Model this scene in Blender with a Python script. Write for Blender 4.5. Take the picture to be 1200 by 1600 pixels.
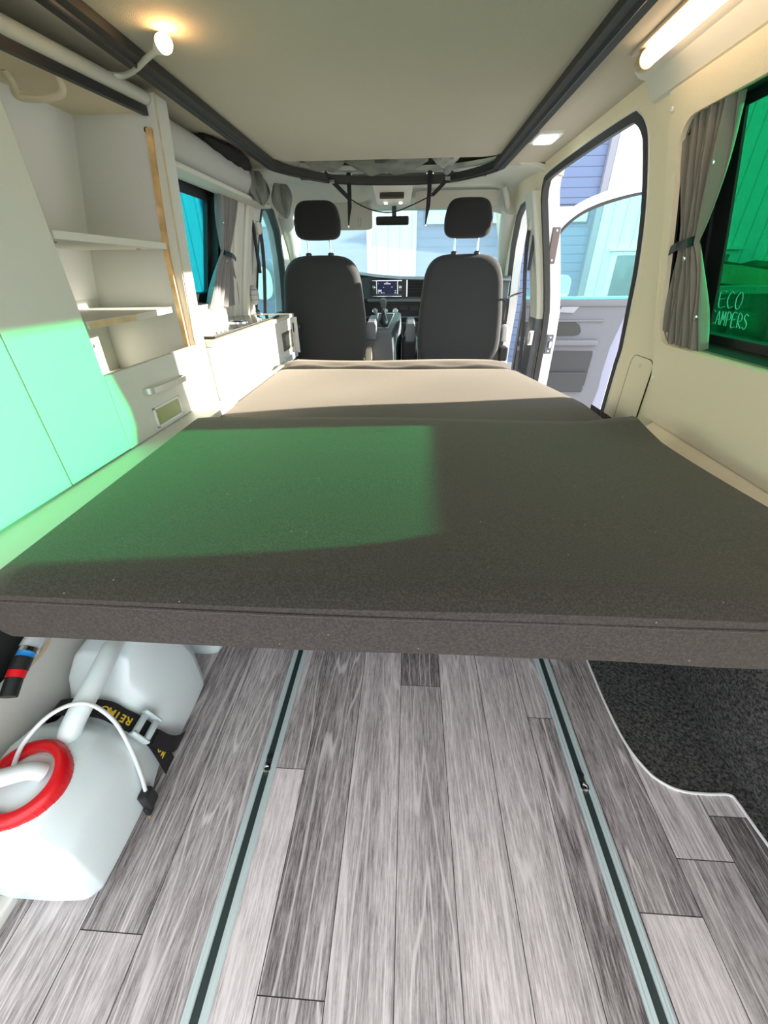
import bpy, bmesh, math, random
from mathutils import Vector, Matrix
from mathutils.geometry import delaunay_2d_cdt, interpolate_bezier
random.seed(7)
S = bpy.context.scene
for o in list(bpy.data.objects): bpy.data.objects.remove(o)
C = S.collection

# ---------------------------------------------------------------- camera, sky, sun, exposure
cam_d = bpy.data.cameras.new('camera'); cam = bpy.data.objects.new('camera', cam_d); C.objects.link(cam)
pitch = math.atan2(375, 610); yaw = math.atan2(45*math.cos(pitch), 610); roll = -0.01
f_ = Vector((-math.sin(yaw)*math.cos(pitch), math.cos(yaw)*math.cos(pitch), -math.sin(pitch)))
r_ = Vector((math.cos(yaw), math.sin(yaw), 0)); u_ = r_.cross(f_)
r2 = r_*math.cos(roll)+u_*math.sin(roll); u2 = -r_*math.sin(roll)+u_*math.cos(roll)
M = Matrix((r2, u2, -f_)).transposed().to_4x4(); M.translation = (0, 0, .9)
cam.matrix_world = M
cam_d.sensor_fit = 'VERTICAL'; cam_d.sensor_height = 32; cam_d.lens = 610/1600*32; cam_d.clip_start = .01
S.camera = cam
S.view_settings.view_transform = 'Standard'; S.view_settings.look = 'None'
S.view_settings.gamma = 1; S.view_settings.use_curve_mapping = False
S.view_settings.exposure = 0.0
W = bpy.data.worlds.new('sky'); S.world = W; W.use_nodes = True
bg = W.node_tree.nodes['Background']; bg.inputs[0].default_value = (.90, .93, 1, 1); bg.inputs[1].default_value = 3.5
sd = bpy.data.lights.new('sun', 'SUN'); sd.energy = 22; sd.angle = math.radians(1.0); sd.color = (1, .93, .80)
sun = bpy.data.objects.new('sun', sd); C.objects.link(sun)
sun.rotation_euler = Vector((-1, -.16, -.27)).to_track_quat('-Z', 'Y').to_euler()

# ---------------------------------------------------------------- materials
MATS = {}
def mat(name, col, rough=.5, metal=0, bump=0, bscale=200, var=0, vscale=8, spec=.5, emit=None, estr=0, sheen=0, coat=0, sss=0):
    if name in MATS: return MATS[name]
    m = bpy.data.materials.new(name); m.use_nodes = True; n = m.node_tree.nodes; l = m.node_tree.links
    b = n['Principled BSDF']; b.inputs['Base Color'].default_value = (*col, 1); b.inputs['Roughness'].default_value = rough
    b.inputs['Metallic'].default_value = metal; b.inputs['Specular IOR Level'].default_value = spec
    b.inputs['Sheen Weight'].default_value = sheen; b.inputs['Coat Weight'].default_value = coat
    if sss:
        b.inputs['Subsurface Weight'].default_value = sss; b.inputs['Subsurface Scale'].default_value = .02
    if emit: b.inputs['Emission Color'].default_value = (*emit, 1); b.inputs['Emission Strength'].default_value = estr
    tc = n.new('ShaderNodeTexCoord')
    if bump:
        t = n.new('ShaderNodeTexNoise'); t.inputs['Scale'].default_value = bscale; t.inputs['Detail'].default_value = 3
        l.new(tc.outputs['Object'], t.inputs['Vector'])
        bp = n.new('ShaderNodeBump'); bp.inputs['Strength'].default_value = bump; bp.inputs['Distance'].default_value = .002
        l.new(t.outputs[0], bp.inputs['Height']); l.new(bp.outputs[0], b.inputs['Normal'])
    if var:
        t = n.new('ShaderNodeTexNoise'); t.inputs['Scale'].default_value = vscale; t.inputs['Detail'].default_value = 4
        l.new(tc.outputs['Object'], t.inputs['Vector'])
        r = n.new('ShaderNodeValToRGB'); e = r.color_ramp.elements
        e[0].position = .3; e[1].position = .7
        e[0].color = (*[c*(1-var) for c in col], 1); e[1].color = (*[min(1, c*(1+var)) for c in col], 1)
        l.new(t.outputs[0], r.inputs[0]); l.new(r.outputs[0], b.inputs['Base Color'])
    MATS[name] = m; return m
def glass(name, tint, gloss=.06, rough=0.02, dust=0):  # dust is the share of painted glare haze, not dirt
    m = bpy.data.materials.new(name); m.use_nodes = True; n = m.node_tree.nodes; l = m.node_tree.links; n.clear()
    o = n.new('ShaderNodeOutputMaterial'); t = n.new('ShaderNodeBsdfTransparent'); t.inputs[0].default_value = (*tint, 1)
    g = n.new('ShaderNodeBsdfGlossy'); g.inputs['Roughness'].default_value = rough
    fr = n.new('ShaderNodeFresnel'); fr.inputs[0].default_value = 1.35
    mm = n.new('ShaderNodeMath'); mm.operation = 'MULTIPLY'; mm.inputs[1].default_value = gloss/.06*.6
    l.new(fr.outputs[0], mm.inputs[0])
    x = n.new('ShaderNodeMixShader'); l.new(mm.outputs[0], x.inputs[0]); l.new(t.outputs[0], x.inputs[1]); l.new(g.outputs[0], x.inputs[2])
    last = x
    if dust:                                    # milky translucent mix paints veiling glare into the pane
        d = n.new('ShaderNodeBsdfTranslucent'); d.inputs[0].default_value = (.85, .93, .95, 1)
        last = n.new('ShaderNodeMixShader'); last.inputs[0].default_value = dust; l.new(x.outputs[0], last.inputs[1]); l.new(d.outputs[0], last.inputs[2])
    l.new(last.outputs[0], o.inputs[0]); MATS[name] = m; return m
CAB = mat('cabinet white laminate', (.66, .66, .60), .45, bump=.15, bscale=500)
CABE = mat('pale wood edge', (.62, .50, .30), .6, var=.15, vscale=30)
PINE = mat('pine strip', (.72, .46, .20), .6, var=.25, vscale=25)
CREAM = mat('cream moulded trim', (.84, .74, .54), .55, bump=.35, bscale=700)
CREAM2 = mat('pale cab trim', (.68, .68, .60), .55, bump=.2, bscale=500)
CEIL = mat('headliner fabric', (.56, .52, .42), .9, bump=.6, bscale=900)
BOARD = mat('bed board fabric', (.47, .44, .36), .9, bump=.8, bscale=700)
SEAL = mat('dark rubber seal', (.028, .027, .024), .6)
BLACK = mat('black plastic', (.015, .016, .017), .45)
GREYP = mat('grey plastic', (.13, .14, .155), .55, bump=.3, bscale=600)
LGREY = mat('light grey door plastic', (.135, .14, .16), .55, bump=.3, bscale=600)
DGREY = mat('dark door pocket plastic', (.038, .040, .043), .6)
CHROME = mat('chrome', (.8, .8, .8), .18, 1)
ALU = mat('anodised aluminium', (.60, .70, .70), .35, .25)
WHITEP = mat('white plastic', (.8, .8, .78), .4)
PAINT = mat('white body paint', (.82, .80, .80), .25, coat=.5)
RED = mat('red plastic', (.72, .008, .015), .3)
TANK = mat('milky canister plastic', (.74, .83, .83), .32, sss=.3)
HOSE = mat('white rubber hose', (.75, .78, .78), .4)
WEB = mat('black webbing', (.008, .008, .009), .75, bump=.4, bscale=900)
YEL = mat('yellow print', (.75, .52, .03), .6)
CURT = mat('grey brown curtain cloth', (.235, .215, .18), .9, bump=.3, bscale=900, sheen=.2)
CURTG = mat('grey curtain cloth', (.25, .24, .24), .9, bump=.3, bscale=900, sheen=.2)
CANV = mat('grey tent canvas', (.16, .17, .15), .75, bump=.3, bscale=300, var=.2, vscale=10)
SEATF = mat('anthracite seat cloth', (.027, .029, .030), .85, bump=.5, bscale=900, sheen=.15)
SEATB = mat('black headrest cloth', (.014, .015, .014), .9, bump=.5, bscale=900, sheen=.1)
ROLL = mat('grey padded roll', (.50, .51, .48), .7, bump=.2, bscale=300)
def lint_fabric(name, col, sheen=.3):
    m = mat(name, col, .9, bump=.3, bscale=1200, sheen=sheen)
    n = m.node_tree.nodes; l = m.node_tree.links; b = n['Principled BSDF']; tc = n.new('ShaderNodeTexCoord')
    b.inputs['Sheen Roughness'].default_value = .45; b.inputs['Sheen Tint'].default_value = (1, .86, .70, 1)
    t = n.new('ShaderNodeTexNoise'); t.inputs['Scale'].default_value = 330; t.inputs['Detail'].default_value = 2
    v = n.new('ShaderNodeTexVoronoi'); v.inputs['Scale'].default_value = 34
    l.new(tc.outputs['Object'], t.inputs[0]); l.new(tc.outputs['Object'], v.inputs['Vector'])
    r = n.new('ShaderNodeValToRGB'); r.color_ramp.elements[0].position = .38; r.color_ramp.elements[1].position = .68
    r.color_ramp.elements[0].color = (*[c*.72 for c in col], 1); r.color_ramp.elements[1].color = (*[c*1.45 for c in col], 1)
    l.new(t.outputs[0], r.inputs[0])
    r2_ = n.new('ShaderNodeMath'); r2_.operation = 'LESS_THAN'; r2_.inputs[1].default_value = .034; l.new(v.outputs['Distance'], r2_.inputs[0])
    x = n.new('ShaderNodeMix'); x.data_type = 'RGBA'; x.inputs[7].default_value = (.30, .28, .25, 1)
    l.new(r2_.outputs[0], x.inputs[0]); l.new(r.outputs[0], x.inputs[6]); l.new(x.outputs[2], b.inputs['Base Color'])
    return m
MATTR = lint_fabric('charcoal mattress cloth', (.040, .034, .029), .22)
def carpet_mat():
    m = mat('black needle felt carpet', (.02, .02, .02), .95, bump=1, bscale=500)
    n = m.node_tree.nodes; l = m.node_tree.links; b = n['Principled BSDF']; tc = n.new('ShaderNodeTexCoord')
    t = n.new('ShaderNodeTexNoise'); t.inputs['Scale'].default_value = 150; t.inputs['Detail'].default_value = 6; t.inputs['Roughness'].default_value = .8
    l.new(tc.outputs['Object'], t.inputs[0]); r = n.new('ShaderNodeValToRGB')
    r.color_ramp.elements[0].position = .42; r.color_ramp.elements[1].position = .72
    r.color_ramp.elements[0].color = (.008, .008, .008, 1); r.color_ramp.elements[1].color = (.20, .20, .18, 1)
    l.new(t.outputs[0], r.inputs[0]); l.new(r.outputs[0], b.inputs['Base Color']); return m
CARPET = carpet_mat()
def plank_mat():
    m = mat('grey oak vinyl planks', (.4, .37, .36), .42, spec=.35); n = m.node_tree.nodes; l = m.node_tree.links; b = n['Principled BSDF']
    at = n.new('ShaderNodeAttribute'); at.attribute_name = 'tone'
    tc = n.new('ShaderNodeTexCoord')
    sc = n.new('ShaderNodeVectorMath'); sc.operation = 'MULTIPLY_ADD'; sc.inputs[1].default_value = (1, .06, 1)
    off = n.new('ShaderNodeVectorMath'); off.operation = 'SCALE'; off.inputs[3].default_value = 37.
    l.new(at.outputs['Vector'], off.inputs[0]); l.new(tc.outputs['Object'], sc.inputs[0]); l.new(off.outputs[0], sc.inputs[2])
    # fine fibre
    t = n.new('ShaderNodeTexNoise'); t.inputs['Scale'].default_value = 300; t.inputs['Detail'].default_value = 6; t.inputs['Roughness'].default_value = .8
    l.new(sc.outputs[0], t.inputs[0])
    # growth rings
    t2 = n.new('ShaderNodeTexNoise'); t2.inputs['Scale'].default_value = 11; t2.inputs['Detail'].default_value = 2; l.new(sc.outputs[0], t2.inputs[0])
    ml = n.new('ShaderNodeMath'); ml.operation = 'MULTIPLY'; ml.inputs[1].default_value = 70; l.new(t2.outputs[0], ml.inputs[0])
    sn = n.new('ShaderNodeMath'); sn.operation = 'SINE'; l.new(ml.outputs[0], sn.inputs[0])
    pw = n.new('ShaderNodeMapRange'); pw.inputs[1].default_value = .86; pw.inputs[2].default_value = 1; pw.inputs[3].default_value = 0; pw.inputs[4].default_value = .60; l.new(sn.outputs[0], pw.inputs[0])
    t3 = n.new('ShaderNodeTexNoise'); t3.inputs['Scale'].default_value = 14; t3.inputs['Detail'].default_value = 3; l.new(sc.outputs[0], t3.inputs[0])
    rp = n.new('ShaderNodeValToRGB'); e = rp.color_ramp.elements; e[0].position = .30; e[1].position = .70
    e[0].color = (.085, .073, .072, 1); e[1].color = (.76, .69, .675, 1)
    a1 = n.new('ShaderNodeMath'); a1.operation = 'MULTIPLY_ADD'; a1.inputs[1].default_value = .92; l.new(t.outputs[0], a1.inputs[0])
    a2 = n.new('ShaderNodeMath'); a2.operation = 'MULTIPLY'; a2.inputs[1].default_value = .36; l.new(t3.outputs[0], a2.inputs[0]); l.new(a2.outputs[0], a1.inputs[2])
    sx = n.new('ShaderNodeSeparateXYZ'); l.new(at.outputs['Vector'], sx.inputs[0])
    a3 = n.new('ShaderNodeMath'); a3.operation = 'MULTIPLY_ADD'; a3.inputs[1].default_value = .22; l.new(sx.outputs[0], a3.inputs[0]); l.new(a1.outputs[0], a3.inputs[2])
    a4 = n.new('ShaderNodeMath'); a4.operation = 'SUBTRACT'; a4.inputs[1].default_value = .265; l.new(a3.outputs[0], a4.inputs[0])
    l.new(a4.outputs[0], rp.inputs[0])
    mx = n.new('ShaderNodeMix'); mx.data_type = 'RGBA'; mx.inputs[7].default_value = (.78, .72, .70, 1)
    l.new(pw.outputs[0], mx.inputs[0]); l.new(rp.outputs[0], mx.inputs[6]); l.new(mx.outputs[2], b.inputs['Base Color'])
    bp = n.new('ShaderNodeBump'); bp.inputs['Strength'].default_value = .25; bp.inputs['Distance'].default_value = .001
    l.new(t.outputs[0], bp.inputs['Height']); l.new(bp.outputs[0], b.inputs['Normal'])
    return m
PLANK = plank_mat()
G_GREEN = glass('green tinted pane', (.095, .64, .37))
G_CYAN = glass('cyan tinted pane', (.16, .84, .86))
G_WIND = glass('clear windscreen glass', (.82, .97, .96), .03, dust=.085)  # its dust share is windscreen glare mixed into the glass
G_TEAL = glass('light teal door glass', (.64, .92, .90), .05, dust=.05)  # its dust share is a fainter painted glare
G_COOK = mat('dark glossy glass lid', (.05, .045, .04), .06, spec=.8)

# ---------------------------------------------------------------- mesh helpers
class MB:
    def __init__(s): s.bm = bmesh.new()
    def box(s, a, b, bev=0, seg=2, M=None):
        x0, y0, z0 = a; x1, y1, z1 = b
        r = bmesh.ops.create_cube(s.bm, size=1)
        vs = r['verts']
        for v in vs: v.co = Vector((x0+(v.co.x+.5)*(x1-x0), y0+(v.co.y+.5)*(y1-y0), z0+(v.co.z+.5)*(z1-z0)))
        if bev:
            es = list({e for v in vs for e in v.link_edges})
            r = bmesh.ops.bevel(s.bm, geom=es, offset=bev, segments=seg, affect='EDGES', profile=.5)
            vs = list({v for f in r['faces'] for v in f.verts} | {v for v in vs if v.is_valid})
        if M is not None:
            for v in vs: v.co = M @ v.co
        return s
    def tube(s, pts, r, n=10, caps=True, flat=None, up=None):
        # swept tube; flat=(w,h) gives a rectangular strap section instead
        pts = [Vector(p) for p in pts]; rs = r if isinstance(r, (list, tuple)) else [r]*len(pts)
        rings = []; pu = None
        for i, p in enumerate(pts):
            t = (pts[min(i+1, len(pts)-1)]-pts[max(i-1, 0)]).normalized()
            if up is not None: a = Vector(up)
            else: a = pu if pu is not None else (Vector((0, 0, 1)) if abs(t.z) < .9 else Vector((0, 1, 0)))
            sd_ = t.cross(a).normalized(); a2 = sd_.cross(t).normalized(); pu = a2
            if flat: sec = [(-flat[0]/2, -flat[1]/2), (flat[0]/2, -flat[1]/2), (flat[0]/2, flat[1]/2), (-flat[0]/2, flat[1]/2)]
            else: sec = [(rs[i]*math.cos(2*math.pi*k/n), rs[i]*math.sin(2*math.pi*k/n)) for k in range(n)]
            rings.append([s.bm.verts.new(p+sd_*c[0]+a2*c[1]) for c in sec])
        s.loft_rings(rings, caps); return s
    def loft_rings(s, rings, caps=True, closed=True):
        for A, B in zip(rings, rings[1:]):
            k = len(A)
            for i in range(k if closed else k-1):
                s.bm.faces.new((A[i], A[(i+1) % k], B[(i+1) % k], B[i]))
        if caps and closed:
            s.bm.faces.new(rings[0][::-1]); s.bm.faces.new(rings[-1])
    def loft(s, secs, caps=True, closed=True):
        s.loft_rings([[s.bm.verts.new(Vector(p)) for p in sec] for sec in secs], caps, closed); return s
    def prism(s, poly, d):
        d = Vector(d); A = [s.bm.verts.new(Vector(p)) for p in poly]; B = [s.bm.verts.new(Vector(p)+d) for p in poly]
        k = len(A); s.bm.faces.new(A[::-1]); s.bm.faces.new(B)
        for i in range(k): s.bm.faces.new((A[i], A[(i+1) % k], B[(i+1) % k], B[i]))
        return s
    def lathe(s, prof, c, axis=(0, 0, 1), n=32):
        ax = Vector(axis).normalized(); q = Vector((0, 0, 1)).rotation_difference(ax); c = Vector(c)
        rings = [[s.bm.verts.new(c+q @ Vector((r*math.cos(2*math.pi*k/n), r*math.sin(2*math.pi*k/n), z))) for k in range(n)] for r, z in prof]
        s.loft_rings(rings, True); return s
    def grid(s, fn, nu, nv, thick=None, nrm=None):
        V = [[s.bm.verts.new(Vector(fn(i/nu, j/nv))) for j in range(nv+1)] for i in range(nu+1)]
        fs = [s.bm.faces.new((V[i][j], V[i+1][j], V[i+1][j+1], V[i][j+1])) for i in range(nu) for j in range(nv)]
        if thick:
            W2 = [[s.bm.verts.new(V[i][j].co+Vector(nrm)*thick) for j in range(nv+1)] for i in range(nu+1)]
            for i in range(nu):
                for j in range(nv): s.bm.faces.new((W2[i][j], W2[i][j+1], W2[i+1][j+1], W2[i+1][j]))
            rim = [(i, 0) for i in range(nu)]+[(nu, j) for j in range(nv)]+[(i, nv) for i in range(nu, 0, -1)]+[(0, j) for j in range(nv, 0, -1)]
            for a in range(len(rim)):
                p, q = rim[a], rim[(a+1) % len(rim)]
                s.bm.faces.new((V[q[0]][q[1]], V[p[0]][p[1]], W2[p[0]][p[1]], W2[q[0]][q[1]]))
        return s
    def sheet(s, outer, holes, fn, thick, step=.12):
        # flat (u,v) outline with holes, mapped by fn(u,v)->(point, outward normal), given a thickness
        P = []; Ed = []
        for lp in [outer]+holes:
            dense = []
            for i, a in enumerate(lp):
                b = lp[(i+1) % len(lp)]; L = math.hypot(b[0]-a[0], b[1]-a[1]); k = max(1, int(L/step))
                dense += [(a[0]+(b[0]-a[0])*j/k, a[1]+(b[1]-a[1])*j/k) for j in range(k)]
            o = len(P); P += dense; Ed += [(o+i, o+(i+1) % len(dense)) for i in range(len(dense))]
        def inside(p, lp):
            r = False; j = len(lp)-1
            for i in range(len(lp)):
                (xi, yi), (xj, yj) = lp[i], lp[j]
                if (yi > p[1]) != (yj > p[1]) and p[0] < (xj-xi)*(p[1]-yi)/(yj-yi)+xi: r = not r
                j = i
            return r
        us = [p[0] for p in outer]; vs = [p[1] for p in outer]
        u = min(us)+step*.5
        while u < max(us):
            v = min(vs)+step*.45
            while v < max(vs):
                if inside((u, v), outer) and not any(inside((u, v), h) for h in holes): P.append((u, v))
                v += step
            u += step
        vv, ee, ff, *_ = delaunay_2d_cdt([Vector(p) for p in P], Ed, [], 0, 1e-5)
        A = []; B = []
        for p in vv:
            q, nn = fn(p.x, p.y); q = Vector(q); A.append(s.bm.verts.new(q)); B.append(s.bm.verts.new(q+Vector(nn)*thick))
        cnt = {}
        for f in ff:
            c = sum((vv[i] for i in f), Vector((0, 0)))/len(f)
            if not inside(c, outer) or any(inside(c, h) for h in holes): continue
            s.bm.faces.new([A[i] for i in f]); s.bm.faces.new([B[i] for i in reversed(f)])
            for i in range(len(f)):
                e = (f[i], f[(i+1) % len(f)]); cnt[e] = 1
        for (a, b) in cnt:
            if (b, a) not in cnt: s.bm.faces.new((A[b], A[a], B[a], B[b]))
        bmesh.ops.delete(s.bm, geom=[v for v in A+B if not v.link_faces], context='VERTS')
        return s
    def build(s, name, m, parent=None, smooth=False, sub=0, angle=.6):
        bmesh.ops.recalc_face_normals(s.bm, faces=s.bm.faces)
        me = bpy.data.meshes.new(name); s.bm.to_mesh(me); s.bm.free()
        ms = m if isinstance(m, (list, tuple)) else [m]
        for x in ms: me.materials.append(x)
        if smooth:
            for p in me.polygons: p.use_smooth = True
            if not sub:
                try: me.set_sharp_from_angle(angle=angle)
                except Exception: pass
        o = bpy.data.objects.new(name, me); C.objects.link(o)
        if parent: o.parent = parent; o.matrix_parent_inverse = parent.matrix_world.inverted() if False else Matrix.Translation(-parent.location)
        if sub:
            md = o.modifiers.new('sub', 'SUBSURF'); md.levels = sub; md.render_levels = sub
        return o
def tag(o, label, cat, group=None, kind=None):
    o['label'] = label; o['category'] = cat
    if group: o['group'] = group
    if kind: o['kind'] = kind
    return o
def struct(o): o['kind'] = 'structure'; return o
def thing(name, loc, label, cat, group=None):
    o = bpy.data.objects.new(name, None); o.location = loc; o.empty_display_size = .05; C.objects.link(o)
    return tag(o, label, cat, group)
def rrect(x0, y0, x1, y1, r, n=6):
    if not isinstance(r, (list, tuple)): r = [r]*4
    pts = []
    for (cx, cy, a0, rr) in ((x1, y0, -90, r[0]), (x1, y1, 0, r[1]), (x0, y1, 90, r[2]), (x0, y0, 180, r[3])):
        ccx = cx-rr if cx == x1 else cx+rr; ccy = cy+rr if cy == y0 else cy-rr
        for k in range(n+1):
            a = math.radians(a0+90*k/n); pts.append((ccx+rr*math.cos(a), ccy+rr*math.sin(a)))
    return pts
def spline(pts, k=8):
    pts = [Vector(p) for p in pts]; out = []
    for i in range(len(pts)-1):
        p0 = pts[max(i-1, 0)]; p1 = pts[i]; p2 = pts[i+1]; p3 = pts[min(i+2, len(pts)-1)]
        for j in range(k):
            t = j/k; out.append(.5*((2*p1)+(p2-p0)*t+(2*p0-5*p1+4*p2-p3)*t*t+(3*p1-p0-3*p2+p3)*t**3))
    out.append(pts[-1]); return out
def text_mesh(txt, size, name, m, parent, Mx, ext=.0006):
    cu = bpy.data.curves.new(name, 'FONT'); cu.body = txt; cu.size = size; cu.extrude = ext; cu.align_x = 'CENTER'; cu.align_y = 'CENTER'
    cu.offset = size*.02
    t = bpy.data.objects.new(name, cu); C.objects.link(t)
    me = bpy.data.meshes.new_from_object(t); bpy.data.objects.remove(t)
    me.transform(Mx); me.materials.clear(); me.materials.append(m)
    o = bpy.data.objects.new(name, me); C.objects.link(o)
    if parent: o.parent = parent; o.matrix_parent_inverse = Matrix.Translation(-parent.location)
    return o

CXV = -.105                                   # van centreline
def xR(z): return .775 if z < .65 else .775-.15*((z-.65)/.65)**1.2
def nR(z):
    if z < .65: return Vector((1, 0, 0))
    d = -.15*1.2/.65*((z-.65)/.65)**.2
    return Vector((1, 0, -d)).normalized()
def fR(u, v, off=0): n = nR(v); return Vector((xR(v), u, v))+n*off, n
def fL(u, v, off=0): p, n = fR(u, v, off); return Vector((2*CXV-p.x, p.y, p.z)), Vector((-n.x, n.y, n.z))

# ---------------------------------------------------------------- floor of vinyl planks with exact joints
joints = {-7: [.3, 1.2], -6: [.45, 1.3], -5: [.155, .95], -4: [-.35, .9], -3: [.41, 1.35], -2: [.105, 1.05], -1: [-.2, .95], 0: [.62, 1.5],
          1: [-.1, .98], 2: [.9, 1.7], 3: [.55, 1.45], 4: [.225, .72, 1.6], 5: [.30, .60, 1.4], 6: [-.02, .37, 1.1], 7: [.2, 1.0]}
tones = [.15, .85, .35, .6, .95, .25, .7, .45, .1, .55, .8, .3]
bm = bmesh.new(); tl = bm.faces.layers.float_vector.new('tone') if False else None
quads = []
k = 0
def fx(i): return i*.1 if i > -3 else i*.1-.004*(-3-i)
for i in range(-11, 9):
    js = [-.30]+[j for j in joints.get(i, [.5, 1.5]) if j > -.3]+[2.45]
    for a, b in zip(js, js[1:]):
        t = tones[k % 12]; k += 1
        t = {(0, -.3): .55, (0, .62): .0, (-3, .41): .3, (-3, -.3): 1.0, (-2, .105): .25, (1, -.1): .8, (2, -.3): .6, (-1, -.2): .75, (4, .225): .1, (4, -.3): .9, (5, -.3): .45, (6, -.02): 0.0, (-5, -.3): .8, (-5, .155): .35}.get((i, a), t)
        g = .0007
        quads.append((fx(i)+g, a+g, fx(i+1)-g, b-g, t, random.random(), random.random()))
tone_over = {(0, .62): .2, (-3, .41): .95, (-2, .105): .9}
def in_cut(x, y): return False
base = bmesh.new()
me = bpy.data.meshes.new('floor'); vs = []; fs = []; at = []
for (x0, y0, x1, y1, t, a, b) in quads:
    o = len(vs); vs += [(x0, y0, 0), (x1, y0, 0), (x1, y1, 0), (x0, y1, 0)]; fs.append((o, o+1, o+2, o+3)); at.append((t, a, b))
o = len(vs)
for (x0, y0, z0, x1, y1, z1) in [(-1.0, -.30, -.03, .80, 2.45, -.0006)]:
    vs += [(x0, y0, z0), (x1, y0, z0), (x1, y1, z0), (x0, y1, z0), (x0, y0, z1), (x1, y0, z1), (x1, y1, z1), (x0, y1, z1)]
fs += [(o, o+3, o+2, o+1), (o+4, o+5, o+6, o+7), (o, o+1, o+5, o+4), (o+1, o+2, o+6, o+5), (o+2, o+3, o+7, o+6), (o+3, o, o+4, o+7)]
at += [(0, 0, 0)]*6
me.from_pydata(vs, [], fs)
att = me.attributes.new('tone', 'FLOAT_VECTOR', 'FACE')
for i, v in enumerate(at): att.data[i].vector = v
me.materials.append(PLANK); me.materials.append(SEAL)
for p in me.polygons[-6:]: p.material_index = 1
fl = bpy.data.objects.new('floor', me); C.objects.link(fl); struct(fl)
# lower cab floor
struct(MB().box((-1.0, 2.45, -.16), (.80, 4.0, -.12)).build('floor_cab', DGREY))
# rear threshold
struct(MB().box((-.95, -.36, -.05), (.78, -.30, .004), .003).build('trim_threshold', BLACK))

# ---------------------------------------------------------------- side walls
LO = rrect(1.50, -.12, 2.54, 1.285, [.03, .10, .07, .03]); LO = [(1.56, -.05), (2.50, -.05)]+[(2.535, .3), (2.545, .8)]+[(2.54+.0, 1.15), (2.525, 1.22), (2.48, 1.265), (2.40, 1.285), (2.0, 1.29), (1.62, 1.285), (1.56, 1.275), (1.515, 1.24), (1.497, 1.19), (1.49, 1.05), (1.51, .9), (1.535, .80), (1.555, .70), (1.565, .60), (1.565, .3)]
GW = rrect(.62, .715, 1.32, 1.205, .055)
FD = [(2.75, -.05), (3.62, -.05), (3.66, .3), (3.62, .62), (3.46, .90), (3.30, 1.05), (3.08, 1.19), (2.95, 1.23), (2.84, 1.235), (2.80, 1.20), (2.74, .9), (2.72, .3)]
def wall(name, fn, holes, m, y0, y1, z0=-.1, z1=1.345, t=.012):
    return struct(MB().sheet([(y0, z0), (y1, z0), (y1, z1), (y0, z1)], holes, fn, t).build(name, m, smooth=True, angle=.5))
wall('wall_right', fR, [LO, GW, FD], CREAM, -.32, 3.75)
LW = rrect(1.62, .775, 2.215, 1.20, .05)
LC = [(2.73, .62), (3.45, .62), (3.47, .7), (3.40, .86), (3.30, 1.0), (3.15, 1.14), (2.98, 1.23), (2.86, 1.25), (2.76, 1.22), (2.73, 1.1)]
wall('wall_left', fL, [LW, LC], CREAM2, 1.502, 3.75)
# outer body skin of the right and left side, 9 cm further out
def fRo(u, v): p, n = fR(u, v); return p+n*.085, n
def fLo(u, v): p, n = fL(u, v); return p+n*.085, n
GWo = rrect(.57, .69, 1.34, 1.23, .06)
LOo = [(u-.02 if u < 2 else u+.015, v) for u, v in LO]
LOo = [(u, v+.01 if v > 1.2 else v-.08 if v < 0 else v) for u, v in LOo]
FDo = [(u, v) for u, v in FD]
wall('wall_right_skin', fRo, [LOo, GWo, FDo], PAINT, -.32, 3.75, -.25, 1.40, .004)
wall('wall_left_skin', fLo, [rrect(1.60, .74, 2.28, 1.22, .06), LC], PAINT, -.32, 3.75, -.25, 1.40, .004)

def ring_sweep(loop, fn, w, d, name, m, parent=None, off=0, st=True):
    # rectangular gasket running along a closed (u,v) loop: w across the wall face, d in depth
    b = MB(); n = len(loop); cu = sum(p[0] for p in loop)/n; cv = sum(p[1] for p in loop)/n
    rings = []
    for i, p in enumerate(loop):
        a = Vector(loop[i-1]); c = Vector(loop[(i+1) % n]); t = (c-a).normalized(); nn = Vector((t.y, -t.x))
        if nn.dot(Vector(p)-Vector((cu, cv))) < 0: nn = -nn
        q = []
        for (s_, dd) in ((0, off), (w, off), (w, off+d), (0, off+d)):
            uv = Vector(p)-nn*s_
            pt, no = fn(uv.x, uv.y); q.append(pt+no*dd)
        rings.append([b.bm.verts.new(v) for v in q])
    for i in range(n):
        A, B = rings[i], rings[(i+1) % n]
        for j in range(4): b.bm.faces.new((A[j], A[(j+1) % 4], B[(j+1) % 4], B[j]))
    o = b.build(name, m, parent, smooth=True, angle=.7)
    if st and parent is None: struct(o)
    return o
LOd = [tuple(Vector(p)) for p in spline([(p[0], p[1], 0) for p in LO[2:-1]], 5)]; LOd = [(p[0], p[1]) for p in LOd]
LOd = LO[:2]+LOd+LO[-1:]
ring_sweep(LOd, fR, .022, .03, 'trim_slide_door_seal', SEAL, off=-.006)
ring_sweep(LOd, fRo, -.004, -.088, 'trim_slide_door_jamb', PAINT, off=0.0)
ring_sweep(FD, fR, .02, .03, 'trim_front_door_seal', SEAL, off=-.004)
ring_sweep(FD, fRo, -.004, -.088, 'trim_front_door_jamb', PAINT)
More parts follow.
